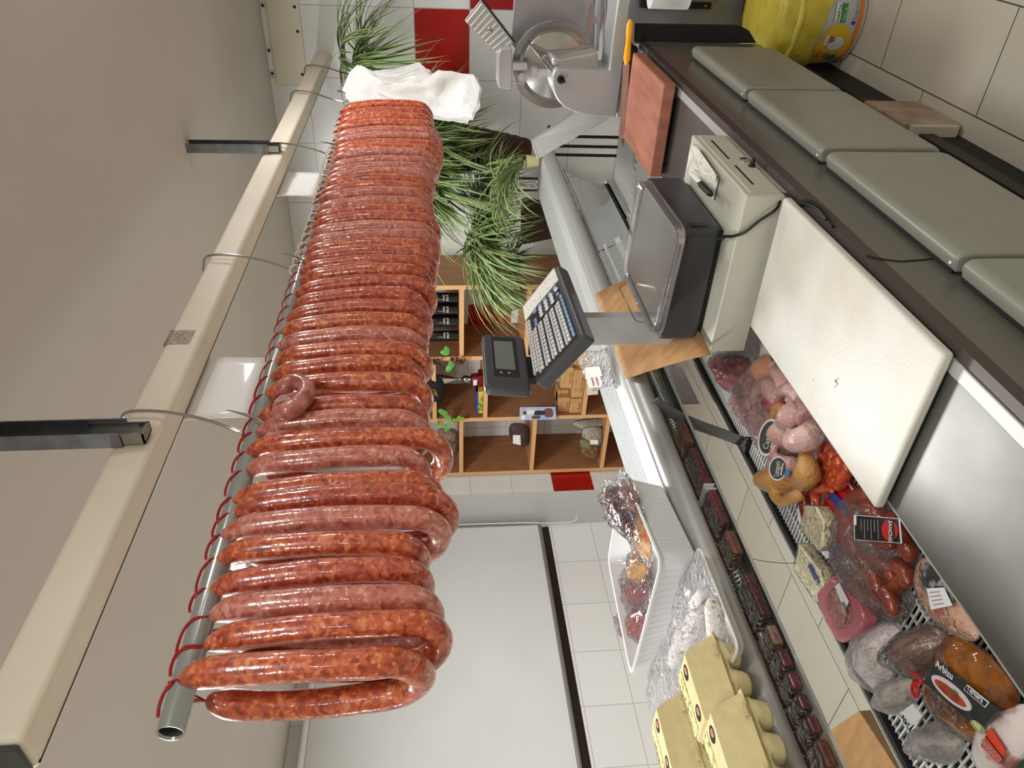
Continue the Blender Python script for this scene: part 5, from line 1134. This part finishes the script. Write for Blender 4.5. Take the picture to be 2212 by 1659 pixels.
# ham block
px = [(1795, 1280), (1830, 1240), (1868, 1262), (1895, 1300), (1905, 1335), (1890, 1375), (1848, 1388), (1818, 1345)]
t = thing('ham_pack', az(1850, 1310, ZD), 'film wrapped block of cooked pink ham with a white price label', 'ham')
Q = P_(px, ZD+0.004); MB().prism(Q, (0, 0, 0.036)).build('ham', ham_m, t, bevel=0.010, seg=4)
MB().prism([az(x, y, ZD+0.042) for x, y in ((1795, 1278), (1808, 1275), (1832, 1322), (1822, 1350))], (0, 0, 0.001)).build('printed_slices', mat('ham photo print', '9c6a58', 0.4, col2='c09a86', nscale=60), t)
c = [az(x, y, ZD+0.044) for x, y in ((1804, 1266), (1813, 1259), (1834, 1299), (1825, 1321))]
sticker(lab_w, c, t, 'price_label')
text('||l|ll|', 0.012, lab_blk, c[0].lerp(c[3], 0.75).lerp(c[1].lerp(c[2], 0.75), 0.2)+V((0, 0, 0.0016)), c[3]-c[0], (V((0, 0, 1)).cross(c[3]-c[0])), t, 'barcode', fit=0.02)
film_over(Q, 0.046, t, amp=0.006, k=1.03)
# bag of cured chorizos with black label
px = [(1812, 1160), (1812, 1110), (1832, 1065), (1870, 1050), (1925, 1085), (1975, 1170), (1985, 1215), (1965, 1260), (1975, 1300), (1935, 1350), (1895, 1325), (1850, 1260)]
t = thing('chorizo_bag', az(1890, 1200, ZD), 'big clear bag of cured chorizos carrying a black and red label', 'sausage bag')
cm = mat('cured chorizo', '8c3f26', 0.3, coat=0.7, col2='6d2a1c', nscale=26, bump=0.4, bscale=70)
for k, (l, r_) in enumerate((([(1835, 1160), (1860, 1215), (1890, 1255)], 0.014), ([(1850, 1195), (1890, 1250), (1905, 1300)], 0.014), ([(1880, 1210), (1915, 1225), (1935, 1260)], 0.013), ([(1905, 1265), (1925, 1300), (1925, 1330)], 0.013), ([(1835, 1100), (1860, 1070), (1900, 1085)], 0.015), ([(1920, 1110), (1955, 1160), (1965, 1215)], 0.015), ([(1875, 1270), (1915, 1290), (1950, 1240)], 0.013), ([(1840, 1120), (1880, 1150), (1930, 1180)], 0.016), ([(1850, 1235), (1875, 1275), (1895, 1315)], 0.013), ([(1930, 1210), (1955, 1235), (1960, 1270)], 0.014), ([(1900, 1195), (1880, 1240), (1885, 1290)], 0.014), ([(1862, 1090), (1895, 1110), (1920, 1150)], 0.015))):
    q = spl(P_(l, ZD+0.026+0.014*(k % 2)), 7); n = len(q)
    MB().tube(q, [r_*min(1, 0.3+0.7*math.sin(min(1, min(i, n-1-i)/4)*PI/2)) for i in range(n)], 14).build('chorizo', cm, t, ang=80)
film_over(P_(px), 0.068, t, 'clear_bag', amp=0.022, k=1.03, freq=40, m_=film('bag film faint haze', gloss=0.24, rough=0.08, bump=1.0, bscale=50, haze=0.08, hazecol='f0dcd8'))
zl = ZD+0.082
c = [az(x, y, zl) for x, y in ((1846, 1112), (1944, 1120), (1949, 1174), (1846, 1166))]
sticker(lab_w, c, t, 'label_border'); ce = sum(c, V())/4
sticker(lab_blk, [ce+(q-ce)*0.95+V((0, 0, 0.0008)) for q in c], t, 'label')
def lp(u, v, h=0.0016): return c[0].lerp(c[1], u).lerp(c[3].lerp(c[2], u), v)+V((0, 0, h))
ovc = lp(0.80, 0.5); eu_ = (c[1]-c[0]); ev_ = (c[3]-c[0])
MB().prism([ovc+eu_*(0.17*math.cos(a))+ev_*(0.40*math.sin(a)) for a in [2*PI*j/28 for j in range(28)]], (0, 0, 0.0008)).build('red_oval', M['red'], t)
MB().prism([lp(0.79, 0.08, 0.0024), lp(0.90, 0.08, 0.0024), lp(0.90, 0.92, 0.0024), lp(0.79, 0.92, 0.0024)], (0, 0, 0.0006)).build('name_band', lab_blk, t)
text('SANCHO', 0.012, lab_w, lp(0.81, 0.10, 0.0034), ev_, -(V((0, 0, 1)).cross(ev_)) if (V((0, 0, 1)).cross(ev_)).dot(eu_) < 0 else V((0, 0, 1)).cross(ev_), t, 'label_lettering', fit=ev_.length*0.8)
for k in range(6): MB().tube([lp(0.18+0.075*k, 0.14, 0.0018), lp(0.18+0.075*k, 0.60+0.3*(k % 2), 0.0018)], 0.0006, 5).build('fine_print', mat('grey print', '9a9a9a', 0.5), t)
sticker(lab_w, [lp(0.01, 0.02, 0.0018), lp(0.07, 0.02, 0.0018), lp(0.07, 0.40, 0.0018), lp(0.01, 0.40, 0.0018)], t, 'small_label')
# round ham pack against the worktop edge
px = [(1985, 1212), (2010, 1208), (2045, 1245), (2085, 1310), (2115, 1370), (2085, 1382), (2020, 1345), (1985, 1290), (1975, 1250)]
t = thing('sliced_meat_pack', az(2040, 1300, ZD), 'oval pack of sliced pale meat with dark print and a white price sticker', 'meat pack')
ZP = ZD+0.05
MB().pillow(P_(px, ZP), ht=0.014, hb=0.02, p=4).build('slices', mat('pale sliced meat', 'd3a98c', 0.3, coat=0.6, col2='c3947a', nscale=30), t, ang=80)
MB().pillow([az(x, y, ZP+0.0135) for x, y in ((1990, 1215), (2012, 1222), (2045, 1262), (2060, 1300), (2030, 1310), (2000, 1285), (1985, 1250))], ht=0.003, p=5).build('dark_print', mat('sketch print', '2a2b2c', 0.35, coat=0.6, col2='8f9090', nscale=70, nlo=0.5, nhi=0.62), t)
c = [az(x, y, ZP+0.019) for x, y in ((2002, 1271), (2040, 1269), (2058, 1308), (2012, 1317))]
sticker(lab_w, c, t, 'price_sticker')
for k in range(4): MB().tube([c[0].lerp(c[3], 0.2+0.2*k)*0.85+c[1].lerp(c[2], 0.2+0.2*k)*0.15+V((0, 0, 0.0012)), c[0].lerp(c[3], 0.2+0.2*k)*0.3+c[1].lerp(c[2], 0.2+0.2*k)*0.7+V((0, 0, 0.0012))], 0.0007, 5).build('print_line', mat('grey print', '9a9a9a', 0.5), t)
for x, y in ((1993, 1228), (1990, 1240), (2025, 1325), (2035, 1322)): MB().ball(az(x, y, ZP+0.014), 0.005, n=8, m=5, sc=(1, 1, 0.4)).build('printed_grape', mat('pink print', 'b8535c', 0.4), t)
film_over(P_(px, ZP), 0.020, t, amp=0.004, k=1.03)
# whitish cured sausage in bag
px = [(1848, 1420), (1870, 1365), (1905, 1338), (1940, 1345), (1950, 1370), (1940, 1430), (1920, 1485), (1890, 1500), (1862, 1470)]
def cured(px, m_, lab, ht, cat='cured sausage', hz=None, zz=ZD, nm='cured_sausage'):
    t = thing(nm, az(px[0][0], px[0][1], zz), lab, cat); c_ = sum(P_(px, zz), V())/len(px)
    MB().pillow([c_+(q-c_)*0.88 for q in P_(px, zz+0.004)], ht=ht, p=2.0, amp=0.004, freq=50).build('meat', m_, t, ang=80)
    film_over(P_(px, zz+0.002), ht*1.15, t, amp=0.014, k=1.0, m_=hz or M['filmh']); return t
cured(px, mat('white mould skin', 'ebe2dc', 0.5, col2='c6bab2', nscale=40, bump=0.5, bscale=90), 'whitish mould covered cured sausage in a cloudy bag beside the ham', 0.045)
px = [(1938, 1440), (1950, 1395), (1985, 1350), (2020, 1345), (2055, 1375), (2050, 1420), (2015, 1460), (1975, 1470)]
t = cured(px, mat('brown shank skin', '8a6a58', 0.35, coat=0.5, col2='6a4536', nscale=12, bump=0.4, bscale=60), 'brown smoked shank piece tied with red string beside the sauce pouch', 0.055, 'smoked meat', M['film'], nm='smoked_shank')
MB().tube(spl(P_([(1968, 1452), (1985, 1462), (1992, 1475), (1975, 1478), (1985, 1492), (1978, 1505), (1970, 1490), (1975, 1470)], ZD+0.052), 4), 0.0028, 6).build('red_string', M['red'], t)
px = [(1898, 1500), (1925, 1468), (1965, 1455), (1980, 1480), (1975, 1520), (1945, 1545), (1912, 1540)]
t = cured(px, mat('grey cured skin', 'b5a694', 0.5, col2='8a7d6e', nscale=36, bump=0.5, bscale=80), 'short grey cured sausage end carrying a white price label', 0.036)
c = [az(x, y, ZD+0.050) for x, y in ((1945, 1540), (1972, 1520), (1992, 1548), (1964, 1574))]
sticker(lab_w, c, t, 'price_label')
text('JAN', 0.014, lab_blk, c[3].lerp(c[0], 0.12).lerp(c[2], 0.15)+V((0, 0, 0.0016)), c[0]-c[3], V((0, 0, 1)).cross(c[0]-c[3]), t, 'label_lettering', fit=0.018)
px = [(1985, 1590), (2000, 1562), (2040, 1560), (2075, 1585), (2085, 1620), (2060, 1650), (2015, 1650), (1990, 1625)]
cured(px, mat('dark mottled skin', '6e665c', 0.45, col2='a39a8c', nscale=36, bump=0.5, bscale=80), 'dark mottled cured sausage end at the frame edge near the sauce pouch', 0.042)
# sauce pouch
px = [(2035, 1385), (2060, 1370), (2105, 1395), (2140, 1420), (2195, 1490), (2190, 1530), (2165, 1545), (2140, 1600), (2095, 1600), (2030, 1560), (1995, 1510), (1998, 1475), (2025, 1440)]
t = thing('sauce_pouch', az(2090, 1480, ZD), 'glossy vacuum pouch of meat in orange brown sauce with black label', 'pouch')
ZS = ZD+0.035
MB().pillow(P_(px, ZS), ht=0.020, hb=0.015, p=3.5, amp=0.010, freq=35, rings=12).build('pouch', mat('orange brown sauce', '8e5518', 0.12, coat=1.0, col2='5c2c0c', nscale=16, nlo=0.4, nhi=0.65, bump=0.5, bscale=35), t, ang=80)
film_over(P_(px, ZS-0.002), 0.024, t, amp=0.008, k=1.05, freq=60)
ZT = ZS+0.028
c = [az(x, y, ZT) for x, y in ((2026, 1424), (2066, 1440), (2158, 1540), (2125, 1580), (1998, 1470))]
c = [az(x, y, ZT) for x, y in ((2028, 1426), (2160, 1535), (2118, 1577), (1996, 1474))]
MB().prism(c, (0, 0, 0.0012)).build('label', mat('slate label', '26292d', 0.3, coat=0.5), t)
u_ = c[1]-c[0]; v_ = c[0]-c[3]
def l2(a, b, h=0.0018): return c[3]+u_*a+v_*b+V((0, 0, h))
text('Arbizu', 0.016, lab_w, l2(0.02, 0.78, 0.0018), u_, V((0, 0, 1)).cross(u_), t, 'label_lettering', fit=u_.length*0.30)
MB().pillow([l2(-0.01, 0.80, 0.0016), l2(0.005, 0.92, 0.0016), l2(0.02, 0.84, 0.0016)], ht=0.001, p=4, rings=2).build('red_mark', M['red'], t)
def oval(a, b, ra, rb, h, m_, nm): MB().prism([l2(a+ra*math.cos(q), b+rb*math.sin(q), h) for q in [2*PI*j/28 for j in range(28)]], (0, 0, 0.001)).build(nm, m_, t)
oval(0.40, 0.42, 0.34, 0.28, 0.0014, mat('dish print', 'c9c4c2', 0.4), 'printed_dish'); oval(0.40, 0.40, 0.27, 0.15, 0.0026, mat('stew print', 'b0492a', 0.4, col2='7d2c18', nscale=60), 'printed_stew'); oval(0.45, 0.55, 0.05, 0.05, 0.0038, mat('green print', '3f6b3a', 0.4), 'printed_leaf')
MB().prism([l2(0.52, 0.80), l2(0.86, 0.80), l2(0.86, 1.02), l2(0.52, 1.02)], (0, 0, 0.001)).build('white_frame', lab_w, t)
MB().prism([l2(0.53, 0.83, 0.0029), l2(0.85, 0.83, 0.0029), l2(0.85, 0.99, 0.0029), l2(0.53, 0.99, 0.0029)], (0, 0, 0.0006)).build('black_plate', lab_blk, t)
text('Ternera', 0.012, lab_w, l2(0.56, 0.88, 0.0037), u_, V((0, 0, 1)).cross(u_), t, 'label_lettering', fit=u_.length*0.25)
oval(0.93, 0.14, 0.11, 0.13, 0.0018, mat('olive seal', '8f9a4a', 0.4), 'olive_seal'); text('FACIL', 0.010, lab_w, l2(0.88, 0.10, 0.0030), u_, V((0, 0, 1)).cross(u_), t, 'label_lettering', fit=u_.length*0.11)
# corner pack with red label
px = [(2108, 1600), (2125, 1555), (2165, 1530), (2225, 1525), (2260, 1600), (2230, 1680), (2140, 1690), (2112, 1650)]
t = thing('meat_pack', az(2150, 1600, ZD), 'white fatty meat pack with a bright orange red label in the corner', 'meat pack')
MB().pillow(P_(px, ZD+0.03), ht=0.026, hb=0.02, p=3, amp=0.006).build('meat', mat('fatty meat', 'd8cdc8', 0.3, coat=0.6, col2='9c6460', nscale=10, nlo=0.52, nhi=0.58), t, ang=80)
c = [az(x, y, ZD+0.061) for x, y in ((2141, 1571), (2175, 1625), (2160, 1650), (2120, 1612))]
MB().prism(c, (0, 0, 0.0012)).build('label', mat('orange red label', 'd8442a', 0.35), t)
MB().tube([c[0].lerp(c[3], 0.45)+V((0, 0, .0016)), c[1].lerp(c[2], 0.45)+V((0, 0, .0016))], 0.0012, 5).build('label_line', M['black'], t)
text('FRESCO', 0.014, mat('grey print', '9a9a9a', 0.5), c[3].lerp(c[0], 0.08)+V((0, 0, 0.0018)), c[2]-c[3], V((0, 0, 1)).cross(c[2]-c[3]), t, 'label_lettering', fit=0.035)
o = MB().box(az(2185, 1652, ZD+.06).x-0.05, az(2185, 1652, ZD+.06).x+0.10, 0.30, az(2185, 1655, ZD+.06).y-0.004, ZD+0.001, ZD+0.062).build('green_crate', mat('dark green crate', '1f3a2a', 0.5), None, bevel=0.004); tag(o, 'dark green crate edge at the very corner of the frame', 'crate')
# ================================================================ on the ribbed shelf
ZR = 1.1985
def deep_tray(name, rim_px, zr, zb, inset, lab, m_, wallribs=True):
    Q = [az(x, y, zr) for x, y in rim_px]; c = sum(Q, V())/4; L1 = rrect(Q, 0.03, 6); n = len(L1); m = MB(); vs = []
    steps = [(inset, zb), (inset+0.03, zb+0.004)]
    K_ = 6
    for k in range(K_+1): steps.append((inset+0.03+(1.0-inset-0.03)*k/K_, zb+0.004+(zr-zb-0.004)*k/K_))
    steps += [(1.035, zr), (1.035, zr-0.004), (1.012, zr-0.004)]
    outer = [(f, z) for f, z in steps]
    inner = [(0.985, zr-0.001), (inset+0.015, zb+0.008), (inset-0.01, zb+0.005)]
    for f, z in outer+[(1.0, zr-0.0005)]+inner: vs += [V((c.x+(q.x-c.x)*f, c.y+(q.y-c.y)*f, z)) for q in L1]
    R_ = len(outer)+1+len(inner); fs = []
    # outside shell then rim then inside shell
    seq = list(range(0, 2+K_+1))
    for a, b in zip(seq[:-1], seq[1:]):
        for j in range(n): fs.append((a*n+j, a*n+(j+1) % n, b*n+(j+1) % n, b*n+j))
    rim0 = 2+K_
    for a, b in ((rim0, rim0+1), (rim0+1, rim0+2), (rim0+2, rim0+3)):
        for j in range(n): fs.append((a*n+j, a*n+(j+1) % n, b*n+(j+1) % n, b*n+j))
    i0 = len(outer)
    for a in range(i0, R_-1):
        for j in range(n): fs.append((a*n+j, a*n+(j+1) % n, (a+1)*n+(j+1) % n, (a+1)*n+j))
    m.add(vs, fs); m.add(vs[:n], [tuple(range(n))[::-1]]); m.add(vs[(R_-1)*n:], [tuple(range(n))])
    o = m.build(name, m_, None, ang=50); tag(o, lab, 'tray'); return o, c
rim = [(1332, 1078), (1430, 1150), (1360, 1455), (1315, 1215)]
rim = [(1345, 1022), (1425, 1215), (1362, 1457), (1313, 1210)]
wt = mat('white tray plastic', 'dfe1e2', 0.28, coat=0.4)
tr1, c1 = deep_tray('deep_white_tray', rim, 1.285, ZR+0.001, 0.86, 'deep white ribbed tray holding vacuum packed cured meats on the shelf', wt)
rb = MB()
f0, f1 = az(1425, 1215, 1.285), az(1345, 1022, 1.285)
for k in range(22):
    u = 0.08+k*0.038; a = f1.lerp(f0, u); top = V((a.x, a.y, 1.268)); cc = V((c1.x, c1.y, 0)); bt = V((cc.x+(a.x-cc.x)*0.89, cc.y+(a.y-cc.y)*0.89, 1.206)); tp = V((cc.x+(a.x-cc.x)*0.985, cc.y+(a.y-cc.y)*0.985, 1.27))
    rb.tube([bt, tp], 0.0014, 6)
f2 = az(1362, 1457, 1.285)
for k in range(16):
    u = 0.08+k*0.055; a = f0.lerp(f2, u); cc = V((c1.x, c1.y, 0)); bt = V((cc.x+(a.x-cc.x)*0.89, cc.y+(a.y-cc.y)*0.89, 1.206)); tp = V((cc.x+(a.x-cc.x)*0.985, cc.y+(a.y-cc.y)*0.985, 1.27)); rb.tube([bt, tp], 0.0014, 6)
rb.build('wall_ribs', wt, tr1)
def vac(px, z, ht, m_, lab, k=1.25):
    Q = [az(x, y, z) for x, y in px]; c_ = sum(Q, V())/len(Q); Q = [c_+(q-c_)*V((1, 1, 1)).x*1.45 for q in Q]; t = thing('vacuum_pack', Q[0], lab, 'meat pack', 'vacuum packs in the deep tray')
    MB().pillow(Q, ht=ht*1.3, hb=ht*0.6, p=2.2, amp=0.008, freq=50).build('meat', m_, t, ang=80); c_ = sum(Q, V())/len(Q)
    MB().pillow([c_+(q-c_)*k for q in Q], ht=ht*1.5, hb=0.002, p=2.6, amp=0.014, freq=45, rings=10).build('clear_bag', M['film'], t, ang=80)
dm = mat('dark cured meat', '3c1a1c', 0.25, coat=0.6, col2='5e2a2a', nscale=30)
vac([(1318, 1070), (1332, 1068), (1350, 1100), (1362, 1140), (1350, 1140), (1328, 1110)], 1.295, 0.018, dm, 'dark cured beef vacuum pack at the far end, standing up over the tray rim')
vac([(1352, 1045), (1368, 1062), (1378, 1095), (1372, 1108), (1358, 1085)], 1.28, 0.015, mat('mottled dark meat', '4a2226', 0.25, coat=0.6, col2='b08078', nscale=40), 'mottled dark meat vacuum pack at the far inner corner of the deep tray', 1.4)
vac([(1375, 1110), (1388, 1120), (1400, 1175), (1392, 1190), (1378, 1160)], 1.275, 0.018, mat('orange marbled meat', 'c2702e', 0.25, coat=0.6, col2='e0c4a0', nscale=50), 'orange and cream marbled ham vacuum pack in the deep tray')
vac([(1372, 1205), (1388, 1195), (1392, 1225), (1380, 1250), (1366, 1240)], 1.265, 0.014, mat('amber ham', 'b88648', 0.25, coat=0.6), 'amber coloured ham end vacuum pack in the middle of the deep tray')
vac([(1352, 1262), (1382, 1252), (1390, 1285), (1368, 1300)], 1.255, 0.014, mat('brown red meat', '6e2e2a', 0.25, coat=0.6), 'brown red meat vacuum pack near the middle of the deep tray', 1.6)
vac([(1350, 1335), (1378, 1325), (1385, 1355), (1370, 1375), (1355, 1362)], 1.255, 0.016, mat('dark red slices', '6a2422', 0.25, coat=0.6, col2='8e3a34', nscale=30), 'dark red sliced meat vacuum pack at the near end of the deep tray', 1.35)
# shallow tray with mould ripened sausages in film
q4 = [(1508, 1182), (1592, 1400), (1535, 1530), (1428, 1420)]
tr2 = tray('foam_tray', q4, 0.022, 'white foam tray with white cured sausages in clear film on the shelf', z=ZR+0.001, m_=M['white'], cat='tray')
salm = mat('white mould sausage', 'd6d2cd', 0.5, col2='5c5a58', nscale=90, nlo=0.56, nhi=0.70, bump=0.6, bscale=120)
for k, (l, r_) in enumerate((([(1520, 1275), (1500, 1340), (1475, 1400)], 0.017), ([(1540, 1290), (1545, 1345), (1550, 1390)], 0.016), ([(1480, 1330), (1470, 1380), (1450, 1440)], 0.014), ([(1530, 1385), (1520, 1430), (1500, 1460)], 0.015))):
    q = spl([az(x, y, ZR+0.032) for x, y in l], 7); n = len(q)
    o = MB().tube(q, [r_*min(1, 0.35+0.65*math.sin(min(1, min(i, n-1-i)/4)*PI/2))*(1+0.08*noise.noise(V((i*0.7, k, 0)))) for i in range(n)], 16).build('white_sausage', salm, None, ang=80)
    tag(o, ['white mouldy cured sausage on the foam tray, middle of the row', 'white mouldy cured sausage on the foam tray, next to the case glass side', 'white mouldy cured sausage on the foam tray, next to the deep tray', 'white mouldy cured sausage on the foam tray, beside the egg cartons'][k], 'sausage', 'white cured sausages on the foam tray')
px = [(1512, 1190), (1560, 1320), (1580, 1400), (1545, 1500), (1500, 1560), (1445, 1570), (1400, 1530), (1412, 1440), (1450, 1370), (1472, 1290), (1490, 1220)]
o = MB().pillow([az(x, y, ZR+0.024) for x, y in px], ht=0.034, hb=0.0, p=2.6, amp=0.012, freq=30, rings=14).build('cling_film', film('shiny cling film', gloss=0.13, rough=0.06, bump=0.9, bscale=36, haze=0.10, hazecol='e6e6e8'), None, ang=80); tag(o, 'crumpled shiny clear film over the foam tray of white sausages', 'film')
# egg cartons
eggm = mat('yellow pulp', 'd2c594', 0.85, col2='cabc8a', nscale=60, bump=0.15, bscale=300)
def carton(o_, ux, uy, lab, open_=True, inkc='a06a3a'):
    """six egg box: ux along the three cups, uy across two cups, both unit vectors; local metres"""
    ux, uy = V(ux).normalized(), V(uy).normalized(); uz = ux.cross(uy)
    if uz.z < 0: uz = -uz
    t = thing('egg_carton', o_, lab, 'egg carton', 'yellow pulp egg cartons on the shelf')
    def W(a, b, c): return V(o_)+ux*a+uy*b+uz*c
    L_, B_ = 0.15, 0.105
    m = MB()
    for i in range(3):
        for j in range(2):
            m.lathe([(0.013, 0), (0.019, 0.004), (0.025, 0.024), (0.0265, 0.040), (0.024, 0.042)], W((i-1)*0.05, (j-0.5)*0.051, 0), uz, 20)
    m.obox(W(0, 0, 0.035), ux*(L_/2-0.004), uy*(B_/2-0.004), uz*0.006)
    m.build('base', eggm, t, remesh=0.0022)
    m = MB(); m.obox(W(0, 0, 0.043), ux*(L_/2+0.004), uy*(B_/2+0.004), uz*0.0022); m.build('flange', eggm, t, bevel=0.002)
    # lid: bevelled box with two window holes in the sloping top edge
    prof = [(-B_/2, 0.045), (-B_/2+0.010, 0.070), (-B_/2+0.020, 0.090), (B_/2-0.018, 0.092), (B_/2-0.008, 0.070), (B_/2, 0.045)]
    m = MB(); n = 6; vs = [];
    ks = [(-L_/2, 0.0), (-L_/2+0.006, 0.5), (-L_/2+0.020, 1.0), (L_/2-0.020, 1.0), (L_/2-0.006, 0.5), (L_/2, 0.0)]
    for a, f in ks: vs += [W(a, b, 0.045+(c-0.045)*(0.15+0.85*f)) for b, c in prof]
    fs = []
    for i in range(len(ks)-1):
        for j in range(n-1): fs.append((i*n+j, i*n+j+1, (i+1)*n+j+1, (i+1)*n+j))
    fs += [tuple(range(n)), tuple(range((len(ks)-1)*n, len(ks)*n))[::-1]]
    m.add(vs, fs).build('lid', eggm, t, bevel=0.005, seg=3)
    m = MB()
    for s_ in (-1, 1):
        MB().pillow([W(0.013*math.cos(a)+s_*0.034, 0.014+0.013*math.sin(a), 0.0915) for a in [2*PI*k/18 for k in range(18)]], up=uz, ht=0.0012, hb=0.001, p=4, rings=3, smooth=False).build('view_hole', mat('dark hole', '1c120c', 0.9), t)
        MB().ball(W(s_*0.034, 0.018, 0.0925), 0.007, n=10, m=6, sc=(0.8, 1.0, 0.25)).build('egg', mat('brown egg', 'b27a5c', 0.5), t)
    for s_ in (-1, 1): MB().obox(W(s_*0.045, B_/2+0.005, 0.049), ux*0.010, uy*0.0015, uz*0.004).build('closing_tab', eggm, t, bevel=0.001)
    if inkc:
        MB().obox(W(0, -0.020, 0.0912), ux*0.050, uy*0.012, uz*0.0006).build('printed_label', mat('carton print', 'd9c48a', 0.7, col2='6f8a4e', nscale=120, nlo=0.52, nhi=0.6), t)
        text('AVICOLA', 0.012, mat('carton ink', inkc, 0.7), W(-0.034, -0.028, 0.0920), ux, uy if ux.cross(uy).z > 0 else -uy, t, 'printed_lettering', fit=0.06)
zc = ZR
e1 = az(1573, 1500, zc+0.03); e2 = az(1500, 1610, zc+0.03); e3 = az(1640, 1640, zc+0.03)
for k, (e, lab) in enumerate(((e1, 'yellow egg carton nearest the foam tray, standing at the rail side'), (e2, 'yellow egg carton with dark view hole on the customer side of the shelf'), (e3, 'yellow egg carton cut by the frame edge, closest to the rail'))):
    e.z = zc+0.001
    carton(e, (0.02, 1, 0), (1, -0.02, 0), lab)
# price note in a bag pinned at the shelf, seen past the column
P4 = [ay(1246, 757, 1.36), ay(1310, 752, 1.40), ay(1338, 838, 1.30), ay(1262, 842, 1.26)]
P4 = [az(1246, 757, 1.27), az(1308, 753, 1.215), az(1337, 838, 1.202), az(1268, 842, 1.262)]
t = thing('price_note', P4[3], 'hand written price note in a crumpled clear bag on the ribbed shelf', 'price note')
m = MB(); vs = []; fs = []
for i in range(9):
    for j in range(9):
        u, v = i/8, j/8; p = P4[0].lerp(P4[1], u).lerp(P4[3].lerp(P4[2], u), v); p = p+V((0.006*math.sin(u*7+v*3), 0, 0.005*math.sin(v*5+u*4))); vs.append(p)
for i in range(8):
    for j in range(8): a = i*9+j; fs.append((a, a+9, a+10, a+1))
m.add(vs, fs).build('clear_bag', M['filmh'], t, ang=80, solid=0.0005)
f = lambda u, v, h=0.003: P4[0].lerp(P4[1], u).lerp(P4[3].lerp(P4[2], u), v)+(CAM-P4[0]).normalized()*h
MB().prism([f(0.08, 0.45), f(0.62, 0.45), f(0.62, 0.95), f(0.08, 0.95)], (0.0005, 0, 0.0003)).build('note', M['paper'], t)
ur = (P4[0]-P4[3]); ud = (P4[0]-P4[1])
text('TXIMITX', 0.012, M['red'], f(0.28, 0.92, 0.006), ur, ud, t, 'handwriting', fit=0.032); text('C/HUESO', 0.012, M['red'], f(0.42, 0.92, 0.006), ur, ud, t, 'handwriting', fit=0.032); text('14,95', 0.014, M['black'], f(0.60, 0.92, 0.006), ur, ud, t, 'handwriting', fit=0.034)
# card on the customer side of the glass
P4 = [ax(1395, 790, -1.30), ax(1392, 860, -1.30), ax(1470, 870, -1.30), ax(1480, 800, -1.30)]
y_, z_ = sorted([p.y for p in P4]), sorted([p.z for p in P4])
t = thing('shop_card', (-1.31, y_[1], z_[0]), 'pale pink printed card standing outside the case glass near the strut', 'card')
MB().box(-1.312, -1.308, y_[0], y_[3], z_[0], z_[3]).build('card', mat('pale pink card', 'd9c3c4', 0.5), t)
text('Landaluce', 0.030, M['black'], (-1.3072, y_[0]+0.01, (z_[0]+z_[3])/2), (0, 1, 0), (0, 0, 1), t, 'printed_lettering', fit=(y_[3]-y_[0])*0.8)
# brown cardboard box on the shop floor outside the case
o = MB().prism([az(x, y, 0.45) for x, y in ((1855, 1535), (1945, 1675), (1820, 1760), (1700, 1640))], (0, 0, -0.448)).build('cardboard_box', cbm, None, bevel=0.003); tag(o, 'brown cardboard box on the shop floor seen through the case glass', 'box')
# meat cuts on the narrow inner shelf behind the glass
rd1 = mat('dark red meat cut', '5c1a1c', 0.25, coat=0.6, col2='7a2a28', nscale=18, stretch=(1, 1, 3)); rd2 = mat('wine red meat cut', '4a1418', 0.25, coat=0.6, col2='6a2226', nscale=18)
br1 = mat('brown ham cut', '8a4e30', 0.3, coat=0.5, col2='6e3a26', nscale=14); pk1 = mat('tan ham cut', 'a88470', 0.3, coat=0.5, col2='94705c', nscale=14)
for k, (a, b, m_, lab) in enumerate(((905, 955, br1, 'brown ham piece on the inner glass shelf just past the grey strut'), (965, 1046, rd1, 'dark red meat block on the inner glass shelf, beyond the white divider'), (1056, 1130, rd1, 'dark red meat block on the inner glass shelf, this side of the white divider'),
        (1142, 1195, br1, 'brown cured piece on the inner glass shelf beside the pane joint'), (1235, 1330, rd2, 'wine red meat block on the inner glass shelf by the ends of the foam tray'), (1345, 1392, pk1, 'tan ham piece on the inner glass shelf near the egg cartons'),
        (1398, 1440, rd2, 'small wine red cut, first of the row below the first egg carton'), (1446, 1488, rd1, 'small dark red cut, second of the row below the egg cartons'), (1494, 1534, rd2, 'small wine red cut, third of the row below the egg cartons'), (1540, 1584, rd1, 'small dark red cut, fourth of the row below the egg cartons'), (1592, 1659, br1, 'brown piece at the frame edge, last on the inner glass shelf'))):
    xa = lambda y: 919+(1514-919)/(980+349)*(y+349)
    ya, yb = az(xa(a), a, 1.083).y, az(xa(b), b, 1.083).y
    t = thing('meat_cut', (-1.14, (ya+yb)/2, 1.0835), lab, 'meat')
    MB().box(-1.172, -1.114, yb+0.002, ya-0.002, 1.0840, 1.104).build('meat', m_, t, bevel=0.006, seg=3)
    MB().box(-1.174, -1.112, yb+0.001, ya-0.001, 1.0837, 1.1065).build('clear_wrap', M['film'], t, bevel=0.006, seg=2)
    if k in (1, 2): MB().box(-1.172, -1.112, (yb-0.001 if k == 1 else ya+0.000)-0.0005, (yb if k == 1 else ya+0.001), 1.084, 1.108).build('white_divider', M['white'], t)
